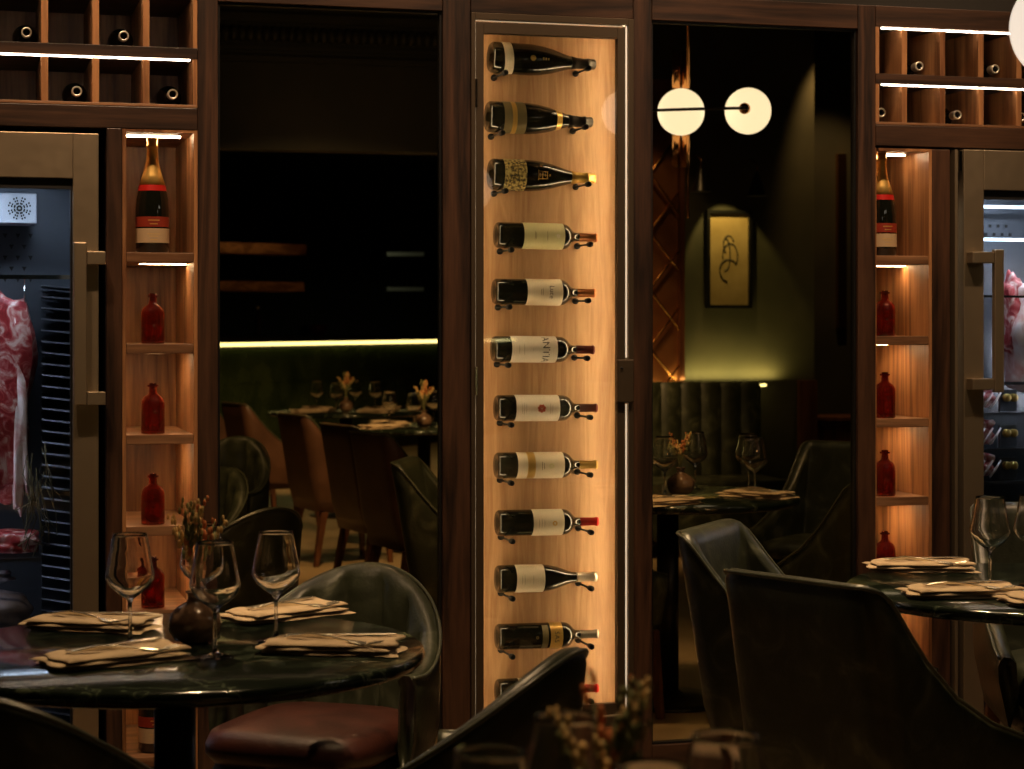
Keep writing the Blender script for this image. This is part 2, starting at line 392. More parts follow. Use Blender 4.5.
def bottle(name, label, kind, loc, rot, caps, labels, text=(), group=None, capmat='capblack', glass='bottle', cap0=None, cap1=None, extra=None):
    t = thing(name, label, 'bottle', loc, rot, group)
    p = PROF[kind]
    MB().lathe(p, n=32).build('bottle_body', glass, t, world=False)
    fn = prof_interp([q for q in p if True][2:])
    top = p[-1][1]
    c0 = cap0 if cap0 else (.222 if kind != 'champagne' else .225); c1 = cap1 or top
    pr = [(fn(c0)+.0008, c0)]+[(r+.0009, z) for r, z in p if z > c0 and z < c1 and r > .001]+[(.0, c1+.0008)]
    MB().lathe(pr, n=24).build('foil_capsule', capmat, t, world=False)
    for (m, z0, z1, a, sk) in labels:
        q = MB(); e_ = .0007 if (m, z0) == labels[0][:2] else .0011
        arcpatch(q, 0, -math.radians(a), math.radians(a), z0, z1, 18, sk, lambda z: fn(z)+e_)
        q.build('paper_label', m, t, world=False)
    for (m, txt, size, z, sp) in text:
        q = MB(); text_on(q, txt, size, z, fn(z)+.0012, sp); q.build('printed_lettering', m, t, world=False)
    if extra: extra(t, fn)
    return t
def lines(zs, halfs, mat='ink', th=.0007):
    def f(t, fn):
        q = MB()
        for z, h in zip(zs, halfs):
            r = fn(z)+.0011; arcpatch(q, r, -h/r, h/r, z-th, z+th, 8)
        q.build('printed_lines', mat, t, world=False)
    return f
# ---- 12 bottles lying in the lit cabinet (base to the left, neck to the right)
BY = .098
def cab(px, py): return onY(px, py, BY)
G = 'wine bottles lying on pegs in the lit cabinet'
def medal(t, fn):
    q = MB(); r = fn(.125)+.001
    n = 20; vs_ = [(0, -r, .118)]
    for i in range(n):
        a = 2*PI*i/n; u = .0085*math.cos(a); vs_.append((r*math.sin(u/r), -r*math.cos(u/r)-.0002, .118+.0085*math.sin(a)))
    q.add(vs_, [(0, 1+i, 1+(i+1) % n) for i in range(n)]); q.build('gold_medallion', 'gold', t, world=False)
    q = MB()
    for z, h in ((.150, .004), (.158, .0035), (.166, .003)):
        r = fn(z)+.001; arcpatch(q, r, -h/r, h/r, z-.002, z+.002, 4)
    q.build('printed_lines', 'gold', t, world=False)
def emblem(mat, z, s, u0=0):
    def f(t, fn):
        q = MB(); r = fn(z)+.0012
        for k in range(7):
            a = 2*PI*k/7; cu, cz = u0+s*.55*math.cos(a), z+s*.55*math.sin(a)
            vs_ = []
            for i in range(6):
                b = 2*PI*i/6; u = cu+s*.28*math.cos(b); vs_.append((r*math.sin(u/r), -r*math.cos(u/r), cz+s*.28*math.sin(b)))
            q.add(vs_, [tuple(range(6))])
        q.build('printed_emblem', mat, t, world=False)
    return f
def both(*fs):
    def f(t, fn):
        for g in fs: g(t, fn)
    return f
def goldfig(t, fn):
    q = MB()
    for z, h in ((.135, .015), (.140, .006), (.147, .012), (.155, .004), (.162, .010), (.170, .003)):
        r = fn(z)+.001; arcpatch(q, r, -h/r, h/r, z-.0012, z+.0012, 8)
    for a in (-.25, 0, .25):
        arcpatch(q, 0, a-.02, a+.02, .134, .165, 2, 0, lambda z: fn(z)+.001)
    q.build('gold_print', 'gold', t, world=False)
specs = [
 # px0, py, kind, labels, text, capmat, description, extra, tilt
 (490, 57, 'champagne', [('cream', .033, .060, 84, .005)], [], 'capblack', 'large dark sparkling wine bottle with slanted cream band and gold seal, topmost in the cabinet', medal, 2.0),
 (487, 116.5, 'champagne', [('bronzelab', .042, .108, 85, .002), ('gold', .066, .080, 86, .002)], [], 'capblack', 'dark sparkling wine bottle with olive label, orange stripe and gold collar, second from cabinet top', lambda t, fn: (lambda q: (arcpatch(q, 0, -PI, PI, .205, .222, 24, 0, lambda z: fn(z)+.001), q.build('gold_collar', 'gold', t, world=False)))(MB()), 1.5),
 (490, 174, 'champagne', [('goldlab', .034, .100, 88, .0)], [], 'gold', 'sparkling wine bottle with ornate gold filigree label and gold neck, third from cabinet top', goldfig, 1.2),
 (496, 235, 'bordeaux', [('greenish', .076, .199, 88, 0)], [], 'capcopper', 'wine bottle with pale green label and bright copper capsule, just below the three sparkling bottles', both(lines([.108, .112, .146], [.012, .010, .014], 'bronzelab'), emblem('white_lab', .178, .007)), .8),
 (494, 291.5, 'bordeaux', [('cream', .092, .199, 88, 0)], [('ink', 'Luce', .021, .165, 1.0)], 'capcopper', 'wine bottle with plain cream label, short dark word and copper capsule, fifth from cabinet top', lines([.133, .138], [.008, .010], 'bronzelab'), .6),
 (493, 349, 'bordeaux', [('white_lab', .048, .186, 88, 0)], [('ink', 'ANTIA', .030, .150, 1.05)], 'capwine', 'wine bottle whose large white label reads ANTIA, with dark red capsule', lines([.070, .085, .112], [.012, .016, .004], 'bronzelab', .0004), .6),
 (496, 408, 'bordeaux', [('white_lab', .052, .184, 88, 0)], [], 'capwine', 'wine bottle with large white label and red crest, dark red capsule, seventh from cabinet top', both(lines([.070, .076, .082, .155, .161], [.014, .017, .012, .016, .01], 'bronzelab', .0004), emblem('redink', .128, .016), emblem('redink', .128, .007)), .6),
 (496, 465.5, 'bordeaux', [('cream', .057, .198, 88, 0), ('gold', .087, .110, 89, 0)], [], 'gold', 'wine bottle with cream label crossed by a gold band, eighth from cabinet top', both(lines([.130, .136], [.012, .009], 'bronzelab'), emblem('greenish', .158, .010)), .6),
 (497, 523, 'bordeaux', [('cream', .101, .194, 88, 0)], [], 'capred', 'wine bottle with short cream label, small gold seal and bright red capsule', both(lines([.118, .126, .134], [.012, .015, .01], 'bronzelab', .0004), emblem('gold', .165, .010)), .6),
 (497, 579, 'burgundy', [('cream', .050, .135, 86, 0)], [], 'capsilver', 'sloping-shouldered wine bottle with cream label and pale silver capsule', lines([.066, .074, .100], [.012, .016, .014], 'bronzelab', .0004), .6),
 (497, 637, 'bordeaux', [('bronzelab', .128, .146, 60, 0), ('gold', .153, .190, 86, 0)], [('ink', 'SAS', .020, .171, 1.1)], 'capsilver', 'almost black wine bottle with small gold label near its shoulder and beige capsule', emblem('bronzelab', .112, .006), .6),
 (497, 692, 'bordeaux', [('cream', .06, .16, 88, 0)], [], 'capred', 'lowest cabinet bottle, only its glossy red capsule showing above the dark chair', None, .6),
]
BOT = []
for (px, py, kind, labs, txt, capm, lab, ex, tilt) in specs:
    p = cab(px, py)
    c0 = {'bordeaux': .252, 'burgundy': .240, 'champagne': .245}[kind]
    b = bottle('wine_bottle', lab, kind, p, (0, PI/2+math.radians(tilt), 0), None, labs, txt, G, capm, 'bottle', cap0=c0, extra=ex)
    BOT.append((p, kind, tilt))
# ------------------------------------------------------------------ display cabinet
t = thing('wine_display_cabinet', 'tall narrow glass-fronted wine cabinet glowing between the two mirrors', 'cabinet', (0, .15, .2))
CX0, CX1, CZ0, CZ1 = -.235, .253, .202, 2.261
bx(CX0, CX1, .148, .165, CZ0, CZ1).build('oak_back_panel', 'oak', t)
s = MB(); s.box(CX0, CX0+.006, .03, .148, CZ0, CZ1); s.box(CX1-.006, CX1, .03, .148, CZ0, CZ1); s.box(CX0+.006, CX1-.006, .03, .148, CZ1-.006, CZ1); s.box(CX0+.006, CX1-.006, .03, .148, CZ0, CZ0+.006)
s.build('inner_lining', 'oak', t)
f = MB(); f.box(CX0, CX0+.012, -.006, .03, CZ0, CZ1); f.box(CX1-.016, CX1, -.006, .03, CZ0, CZ1); f.box(CX0+.012, CX1-.016, -.006, .03, CZ1-.018, CZ1); f.box(CX0+.012, CX1-.016, -.006, .03, CZ0, CZ0+.03)
f.build('outer_frame', 'bronze', t, bevel=.001)
dz0, dz1 = CZ0+.036, CZ1-.026
dx0, dx1 = CX0+.014, CX1-.026
door = MB()
door.box(dx0, dx0+.023, -.004, .022, dz0, dz1); door.box(dx1-.023, dx1, -.004, .022, dz0, dz1); door.box(dx0+.023, dx1-.023, -.004, .022, dz1-.032, dz1); door.box(dx0+.023, dx1-.023, -.004, .022, dz0, dz0+.032)
dr = door.build('door', 'bronze', t, bevel=.001)
bx(dx0+.023, dx1-.023, .004, .009, dz0+.032, dz1-.032).build('glass_pane', 'pane', dr)
h = bx(dx1-.028, dx1+.022, -.02, -.005, 1.145, 1.27); h.build('lock_plate', 'bronze', dr, bevel=.003)
MB().lathe([(.004, 0), (.004, .004), (0, .004)], (dx1-.016, -.0205, 1.245), 12, Matrix.Rotation(PI/2, 3, 'X')).build('lock_screw', 'rubber', dr)
hg = MB()
for z in (2.03, 1.21): hg.box(CX0+.010, CX0+.016, -.012, -.006, z-.04, z+.04)
hg.build('hinge', 'chrome', t)
bx(dx1+.004, dx1+.0072, .0, .006, CZ0+.04, 1.14).build('gap_light_leak', 'leak_glow', t)  # glowing strips imitate cabinet light escaping around the door
bx(dx1+.004, dx1+.0072, .0, .006, 1.275, CZ1-.02).build('gap_light_leak', 'leak_glow', t)
bx(dx0, dx1, .0, .006, dz1+.003, dz1+.005).build('gap_light_leak', 'leak_glow_dim', t)
bx(dx0-.0015, dx0-.0005, .0, .006, dz0, dz1).build('gap_light_leak', 'leak_glow_dim', t)
M['led_edge2'] = emis('led_cabinet_dim', (1, .72, .40), 20)
bx(CX0+.008, CX0+.012, .024, .040, CZ0+.02, CZ1-.02).build('led_strip', 'led_edge2', t)
bx(CX1-.013, CX1-.008, .024, .044, CZ0+.02, CZ1-.02).build('led_strip', 'led_edge', t)
for p, kind, tilt in BOT:
    r = .046 if kind == 'champagne' else .038 if kind == 'bordeaux' else .040
    L = .29
    for dx, dy, rad in ((.024, -.0005, r), (.262 if kind != 'champagne' else .275, 0, .0165)):
        zc = p.z - math.sin(math.radians(tilt))*dx - rad - .0075
        MB().lathe([(.0095, 0), (.0095, .006), (.0030, .007), (.0030, .112), (.0074, .113), (.0082, .120), (.0082, .136), (.006, .140), (0, .140)], (p.x+dx, .147, zc), 12, Matrix.Rotation(PI/2, 3, 'X')).build('bottle_peg', 'rubber', t)
# ------------------------------------------------------------------ niches
def niche(x0, x1, zs, lab):
    t = thing('display_niche', lab, 'shelf unit', ((x0+x1)/2, .2, 0))
    D = .47
    bx(x0, x1, D, D+.012, 0, 1.905).build('back_panel', 'niche', t)
    bx(x0, x0+(.010 if x0 < 0 else .003), .002, D, 0, 1.905).build('side_panel', 'niche', t)
    bx(x1-.010, x1, .002, D, 0, 1.905).build('side_panel', 'niche', t)
    bx(x0+.010, x1-.010, .002, D, 1.897, 1.905).build('top_board', 'niche', t)
    for z in zs:
        s = bx(x0+(.011 if x0 < 0 else .004), x1-.011, .003, D-.001, z-.026, z).build('shelf', 'shelfwood', t, bevel=.0015)
    for i, z in enumerate([1.897]+[q-.026 for q in zs[:-1]]):
        a, b = (x0+.02, x1-.035) 
        if i: a, b = x0+.06, x1-.014
        if i >= 2: a, b = (x0+x1)/2-.02, (x0+x1)/2+.02
        bx(a, b, (.11 if i == 0 else .15), (.117 if i == 0 else .170 if i == 1 else .24), z-(.004 if i == 0 else .002), z-.0005).build('led_strip', M['led_top'] if i == 0 else M['led_niche'], t)
    return t
M['led_top'] = emis('led_niche_top', (1, .72, .44), 60)
M['led_niche'] = emis('led_niche', (1, .64, .32), 48)
LZ = [1.568, 1.318, 1.070, .820, .590, .19]; RZ = [1.580, 1.336, 1.086, .848, .600, .19]
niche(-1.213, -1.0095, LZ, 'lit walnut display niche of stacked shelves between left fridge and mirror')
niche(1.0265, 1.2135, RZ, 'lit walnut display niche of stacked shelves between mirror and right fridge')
def champ_labels(): return [('redlab', .072, .100, 85, 0), ('beige', .028, .068, 85, 0)]
def champ_extra(t, fn):
    q = MB(); arcpatch(q, 0, -PI, PI, .172, .188, 24, 0, lambda z: fn(z)+.0012); q.build('red_collar', 'capred', t, world=False)
    q = MB()
    for z, h in ((.090, .016), (.080, .011)):
        r = fn(z)+.0013; arcpatch(q, r, -h/r, h/r, z-.0014, z+.0014, 8)
    for z, h in ((.052, .018), (.046, .013), (.036, .01)):
        r = fn(z)+.0013; arcpatch(q, r, -h/r, h/r, z-.0007, z+.0007, 8)
    q.build('printed_lines', 'gold', t, world=False)
for x, z, lab in ((-1.125, LZ[0], 'champagne bottle with gold foil and red label on the top shelf of the left niche'),
                  (1.086, RZ[0], 'champagne bottle with gold foil and red label on the top shelf of the right niche'),
                  (-1.118, LZ[5], 'champagne bottle with red and beige labels at the bottom of the left niche')):
    bottle('champagne_bottle', lab, 'champagne', (x, .085, z+.0005), (0, 0, 0), None, champ_labels(), [], 'champagne bottles in the niches', 'gold', 'bottle', cap0=.188, extra=champ_extra)
rp = [(0, .006), (.024, .001), (.0315, .0), (.0325, .004), (.0325, .078), (.031, .090), (.025, .101), (.016, .107), (.0115, .112), (.0105, .128), (.0155, .129), (.0155, .134), (.0105, .1345), (.0105, .139), (.008, .1395), (.0075, .112), (0.02, .098), (.029, .085), (.0295, .008), (0, .009)]
rb = thing('red_bottle', '', 'bottle', (0, 0, 0), group='red glass bottles in the niches')
MB().lathe(rp, n=28).build('glass_body', 'redglass', rb, world=False)
names = ['second shelf from top', 'third shelf from top', 'fourth shelf from top', 'fifth shelf from top']
first = True
for side, zs, x in (('left', LZ, -1.125), ('right', RZ, 1.088)):
    for k in range(4):
        loc = (x, .065, zs[k+1]+.0005)
        lab = 'small round-shouldered red glass bottle on the %s of the %s niche' % (names[k], side)
        if first: rb.location = loc; rb['label'] = lab; first = False
        else: dup(rb, loc, .3*k, lab)
# ---- bottles lying in the bins, mouths towards the room
bb = thing('binned_bottle', '', 'bottle', (0, 0, 0), group='bottles lying in the wine bins')
MB().lathe([(r*.92, z) for r, z in PROF['bordeaux'][:-4]]+[(.0118, .302), (.0118, .308), (.0085, .308), (.008, .290), (0, .290)], n=24).build('bottle_body', 'bottle', bb, world=False)
MB().lathe([(.0135, .278), (.0143, .3080), (.0138, .3098), (.0100, .3100), (.0092, .3000)], n=28, caps=False).build('foil_capsule', 'capsilver', bb, world=False)
first = True
binpos = [(30, 28, 'left', 'upper', 'furthest left'), (124, 33, 'left', 'upper', 'second from left'), (77, 89, 'left', 'lower', 'furthest left'), (178, 93, 'left', 'lower', 'beside the post'),
          (929, 58, 'right', 'upper', 'nearer the post'), (998, 59, 'right', 'upper', 'further right'), (891, 109, 'right', 'lower', 'beside the post'), (967, 111, 'right', 'lower', 'middle one'), (1021, 112, 'right', 'lower', 'at the edge')]
for px, py, sd, row, wh in binpos:
    p = onY(px, py, .06)
    zf = (2.130 if row == 'upper' else (1.974 if sd == 'left' else 1.984))+.0355
    walls_ = [-1.016-.009]+[-1.149-.135*i for i in range(4)] if sd == 'left' else [1.033, 1.122, 1.250, 1.380, 1.510, 1.64]
    lo = max(v for v in walls_+[-1.689] if v < p.x); hi = min(v for v in walls_ if v > p.x)
    bxp = min(max(p.x, lo+.0455), hi-.0455) if hi-lo > .092 else (lo+hi)/2
    loc = (bxp, .375, zf+.0005)
    lab = 'dark bottle lying neck-out in the %s row of the %s wine bins, %s' % (row, sd, wh)
    r = bb if first else dup(bb, loc)
    r.location = loc; r.rotation_euler = (PI/2, 0, 0); r['label'] = lab; first = False
# ------------------------------------------------------------------ meat fridges
def lump(mb, c, rx, ry, rz, seed=0, amp=.12, n=28, m=22, sq=.6):
    rnd = random.Random(seed); ph = [rnd.uniform(0, 6) for _ in range(6)]
    def fn(p):
        k = 1+amp*(math.sin(4*p.x+ph[0])*math.sin(5*p.z+ph[1])+.6*math.sin(9*p.z+ph[2]+3*p.x)+.4*math.sin(13*p.y+ph[3]+6*p.z))
        mx = max(abs(p.x), abs(p.y), abs(p.z)); return k*(1-sq+sq/max(.577, mx)*.85)
    mb.ball(c, rx, ry, rz, n, m, fn); return mb
def fridge(x0, x1, hinge_left, zt, lab):
    t = thing('meat_fridge', lab, 'refrigerator', ((x0+x1)/2, .2, 0))
    yb = .49
    s = MB(); s.box(x0+.01, x0+.03, .03, yb, .0, zt-.01); s.box(x1-.03, x1-.01, .03, yb, .0, zt-.01); s.box(x0+.03, x1-.03, .03, yb, zt-.11, zt-.01); s.box(x0+.03, x1-.03, .03, yb, 0, .12)
    s.build('body', 'liner', t)
    bx(x0+.03, x1-.03, yb-.015, yb, .12, zt-.11).build('back_panel', 'darksteel', t)
    d = MB(); a, b = x0+.008, x1-.002
    if hinge_left: a = x0+.03
    fw = .068
    d.box(a, a+fw, -.02, .02, .04, zt); d.box(b-fw, b, -.02, .02, .04, zt); d.box(a+fw, b-fw, -.02, .02, zt-.122, zt); d.box(a+fw, b-fw, -.02, .02, .04, .17)
    dr = d.build('door', 'steel', t, bevel=.002)
    bx(a+fw, b-fw, -.004, .004, .17, zt-.122).build('glass_pane', 'pane_cool', dr)
    g = MB(); g.box(a+fw, a+fw+.006, -.006, .012, .17, zt-.122); g.box(b-fw-.006, b-fw, -.006, .012, .17, zt-.122); g.box(a+fw+.006, b-fw-.006, -.006, .012, zt-.150, zt-.122)
    g.build('door_gasket', 'rubber', dr)
    return t, dr, a, b
# left fridge: the part in view is its right side
tl, dl, a, b = fridge(-2.02, -1.276, False, 1.887, 'stainless glass-door meat fridge at the left edge with hanging beef')
h = MB(); h.box(-1.346, -1.312, -.062, -.042, 1.155, 1.592)
hh = h.build('handle', 'steel', dl, bevel=.003)
for z in (1.55, 1.155+.018): bx(-1.311, -1.262, -.060, -.0205, z-.018, z+.018).build('handle_bracket', 'steel', hh, bevel=.002)
for i in range(44):
    z = 1.478-.031*i
    q = MB(); q.add([(-1.39-.03, .16, z), (-1.3065, .08, z-.012), (-1.3065, .46, z-.012), (-1.41, .46, z), (-1.39-.03, .16, z+.004), (-1.3065, .08, z-.006), (-1.3065, .46, z-.006), (-1.41, .46, z+.004)],
          [(0, 3, 2, 1), (4, 5, 6, 7), (0, 1, 5, 4), (1, 2, 6, 5), (2, 3, 7, 6), (3, 0, 4, 7)])
    q.build('tray_runner', 'darksteel', tl)
e = MB(); e.box(-1.95, -1.43, .25, .40, 1.655, 1.74); e.build('evaporator_box', 'whitemetal', tl, bevel=.004)
q = MB()
for r in (.006, .014, .022, .030):
    n_ = 24
    for i in range(n_):
        a0 = 2*PI*i/n_
        if i % 3: q.box(-1.478+r*math.cos(a0)-.002, -1.478+r*math.cos(a0)+.002, .246, .2495, 1.697+r*math.sin(a0)-.0025, 1.697+r*math.sin(a0)+.0025)
q.build('fan_grille', 'rubber', tl)
bx(-1.95, -1.46, .10, .12, 1.748, 1.756).build('led_strip', 'led_cool', tl)
q = MB()
for r_ in range(5):
    for c_ in range(12):
        x = -1.44-.036*c_-(.018 if r_ % 2 else 0); z = 1.63-.032*r_
        q.add([(x-.007, .470, z+.006), (x+.007, .470, z+.006), (x, .470, z-.008)], [(0, 1, 2)])
q.build('perforations', 'rubber', tl)
bx(-1.95, -1.33, .30, .312, 1.50, 1.512).build('hanging_rail', 'chrome', tl)
for (px, py) in ((0, 540), (0, 618)):
    p = onY(50, py+13, .2)
    q = MB()
    for j in range(14): q.box(-1.97, -1.425, .10+.024*j, .103+.024*j, p.z-.004, p.z)
    q.box(-1.97, -1.425, .09, .096, p.z-.010, p.z+.001); q.box(-1.97, -1.425, .44, .446, p.z-.010, p.z+.001)
    q.build('wire_shelf', 'darksteel', tl)
L1 = onY(50, 553, .2).z; L2 = onY(50, 631, .2).z
area('fridge_light_left', (-1.62, .10, 1.745), (-1.60, .28, .7), 2.6, .5, .05, (.72, .82, 1))
area('fridge_side_fill', (-1.97, .10, .95), (-1.55, .25, .98), 2.4, .03, 1.1, (.80, .82, 1))  # added light without a fixture, brightens the hanging meat
def hook(p0, p1, lab):
    t = thing('meat_hook', lab, 'hook', p0)
    MB().tube([Vector(p0)+Vector((0, 0, .0)), Vector(p0)+Vector((0, 0, -.06)), Vector(p1)+Vector((0, 0, .03)), Vector(p1), Vector(p1)+Vector((.012, 0, -.01)), Vector(p1)+Vector((.022, 0, .005))], .0028).build('hook_rod', 'chrome', t)
    return t
hook((-1.462, .306, 1.500), (-1.462, .306, 1.37), 'thin steel hook hanging on the rail inside the left fridge')
t = thing('hanging_beef', 'large marbled red beef piece hanging inside the left fridge', 'meat', (-1.60, .25, .95))
c = onY(-15, 395, .25)
q = MB()
lump(q, (c.x-.01, .27, 1.175), .150, .09, .33, 3, .10, 40, 40, .75)
q.build('meat_body', 'meat', t)
q = MB(); lump(q, (c.x+.095, .22, 1.13), .022, .03, .27, 5, .18); q.build('fat_edge', 'fat', t)
MB().tube([(c.x, .306, 1.50), (c.x, .27, 1.45)], .004).build('hook_end', 'chrome', t)
t = thing('meat_cut', 'slab of red marbled meat on the wire shelf of the left fridge', 'meat', (-1.48, .2, L1))
q = MB(); lump(q, (-1.50, .2, L1+.036), .085, .08, .034, 11, .07, 30, 20, .7); q.build('meat_body', 'meat', t)
q = MB(); lump(q, (-1.575, .19, L1+.036), .022, .06, .034, 12, .06); q.build('fat_end', 'fat', t)
t = tag(lump(MB(), (-1.555, .2, L2+.062), .115, .08, .060, 15, .05, 30, 20, .3).build('cured_ham', 'palemeat'), 'pale rounded ham on the lowest visible shelf of the left fridge', 'meat')
q = MB(); lump(q, (-1.545, .26, L2+.150), .05, .03, .018, 4, .2)
tag(q.build('meat_trimming', 'palemeat'), 'small grey shrivelled piece lying on top of the pale ham', 'meat')
# herbs
t = thing('herb_bunch', 'bunch of dried herb stems hanging inside the left fridge', 'herbs', (-1.44, .2, 1.0))
q = MB(); rnd = random.Random(3)
for i in range(26):
    x = -1.435+rnd.uniform(-.03, .03); z = rnd.uniform(.90, 1.05)
    q.tube([(x, .11+rnd.uniform(-.02, .02), z), (x+rnd.uniform(-.03, .03), .11, z-rnd.uniform(.05, .12)), (x+rnd.uniform(-.05, .05), .11, z-rnd.uniform(.12, .18))], .0014, 5)
q.build('stems', 'herb', t)
# right fridge: its left side is in view
tr_, dr_, a, b = fridge(1.280, 2.03, True, 1.905, 'stainless glass-door meat fridge at the right edge with hanging fat-covered beef')
h = MB(); h.box(1.392, 1.424, -.062, -.042, 1.165, 1.600); hh = h.build('handle', 'steel', dr_, bevel=.003)
for z in (1.575, 1.19): bx(1.318, 1.391, -.060, -.0205, z-.017, z+.017).build('handle_bracket', 'steel', hh, bevel=.002)
q = MB(); q.box(1.284, 1.294, -.012, .03, .04, 1.905); q.build('hinge_rail', 'steel', tr_)
q = MB(); q.box(1.296, 1.306, -.016, .02, 1.84, 1.90); q.build('hinge', 'chrome', tr_)
for z in (1.748, 1.642):
    bx(1.34, 1.98, .30, .312, z, z+.010).build('led_strip', 'led_cool', tr_)
bx(1.40, 1.98, .06, .070, 1.455, 1.462).build('hanging_rail', 'chrome', tr_)
q = MB()
for r_ in range(2):
    for c_ in range(14):
        x = 1.34+.03*c_+.015*r_; z = 1.70-.028*r_; q.box(x-.005, x+.005, .4705, .4715, z-.005, z+.005)
q.build('perforations', 'rubber', tr_)
area('fridge_right_side_fill', (1.99, .10, 1.15), (1.5, .25, 1.05), 5, .03, .8, (.95, .85, .85))  # added light without a fixture, brightens the rib racks
area('fridge_light_right', (1.65, .09, 1.78), (1.65, .25, .8), 3.4, .5, .05, (.78, .85, 1))
t = thing('hanging_beef', 'pale fat-covered beef piece hanging inside the right fridge', 'meat', (1.60, .2, 1.2))
c = onY(1040, 330, .2)
q = MB(); lump(q, (c.x+.015, .2, 1.34), .155, .09, .20, 21, .09, 40, 34, .7); q.build('meat_body', 'fat', t)
q = MB(); lump(q, (c.x-.11, .19, 1.40), .03, .05, .13, 23, .14); q.build('lean_edge', 'meat', t)
MB().tube([(c.x, .21, 1.60), (c.x, .21, 1.50)], .004).build('hook_end', 'chrome', t)
tag(lump(MB(), (1.475, .33, 1.22), .045, .06, .13, 31, .12, 26, 24, .6).build('beef_cut', 'meat'), 'dark red beef cut hanging behind the pale one in the right fridge', 'meat')
shelfz = [onY(1000, y, .2).z for y in (381, 411, 446, 478, 512)]
for i, z in enumerate(shelfz):
    q = MB(); q.box(1.33, 1.98, .08, .45, z-.004, z); q.build('glass_shelf', 'pane_cool', tr_)
    q = MB(); q.box(1.33, 1.98, .074, .079, z-.008, z+.001); q.build('shelf_edge', 'darksteel', tr_)
wordz = ['uppermost', 'second', 'third', 'lowest']
for i, z in enumerate(shelfz[1:4]):
    t = thing('rib_rack', 'rack of red meat ribs on the %s glass shelf of the right fridge' % ['upper', 'middle', 'lower'][i], 'meat', (1.44, .2, z), group='rib racks in the right fridge')
    q = MB(); lump(q, (1.435, .22, z+.048), .088, .10, .044, 40+i, .08, 30, 18, .7); q.build('meat_body', 'meat', t)
    for j in range(5):
        q = MB(); x = 1.385+.028*j
        q.tube([(x-.02, .125, z+.010), (x-.006, .118, z+.03), (x+.018, .122, z+.062)], [.003, .004, .003], 7); q.build('rib_bone', 'fat', t)
    p = onY(1010, 0, .13)
    for dx in (-.012, .012):
        MB().lathe([(.010, 0), (.013, .004), (.013, .018), (.010, .022), (0, .022)], (p.x+dx, .14, z+.045), 16, Matrix.Rotation(PI/2, 3, 'X')).build('brass_knob', 'gold', tr_)
    bx(p.x-.03, p.x+.03, .14, .15, z+.001, z+.07).build('knob_plate', 'darksteel', tr_)
# ------------------------------------------------------------------ chairs
def shell(kind):
    W, TH = (.218, .048) if kind == 'wing' else (.262, .05)
    pts = []     # plan path, left arm front -> back -> right arm front
    N = 72
    if kind == 'wing':
        yf, yb, rc = .22, -.26, .06
        segs = []
        L1_ = (yf-(yb+rc)); La = rc*PI/2; L2_ = 2*(W-rc); tot = 2*L1_+2*La+L2_
        for i in range(N+1):
            s_ = tot*i/N
            if s_ < L1_: pts.append(((-W, yf-s_), (-1, 0)))
            elif s_ < L1_+La:
                a = (s_-L1_)/rc; pts.append(((-W+rc-rc*math.cos(a), yb+rc-rc*math.sin(a)), (-math.cos(a), -math.sin(a))))
            elif s_ < L1_+La+L2_:
                pts.append(((-W+rc+(s_-L1_-La), yb), (0, -1)))
            elif s_ < L1_+2*La+L2_:
                a = (s_-L1_-La-L2_)/rc; pts.append(((W-rc+rc*math.sin(a), yb+rc-rc*math.cos(a)), (math.sin(a), -math.cos(a))))
            else:
                pts.append(((W, yb+rc+(s_-L1_-2*La-L2_)), (1, 0)))
    else:
        for i in range(N+1):
            a = math.radians(-108+216*i/N)
            pts.append(((W*1.02*math.sin(a), -.02-W*.98*math.cos(a)), (math.sin(a), -math.cos(a))))
    return pts, W, TH
def top_h(kind, x, y, i, N):
    if kind == 'wing':
        d = y+.20
        T = ((-.1, .862), (-.05, .862), (-.02, .850), (.0, .822), (.03, .765), (.07, .700), (.14, .625), (.24, .560), (.34, .522), (.45, .50))
        for (a, b), (c, e) in zip(T, T[1:]):
            if a <= d <= c:
                return b+(e-b)*(d-a)/(c-a)
        return .50
    u = abs(i/N-.5)*2
    return .585+.205*(.5+.5*math.cos(PI*min(1, u/.92)))**.8
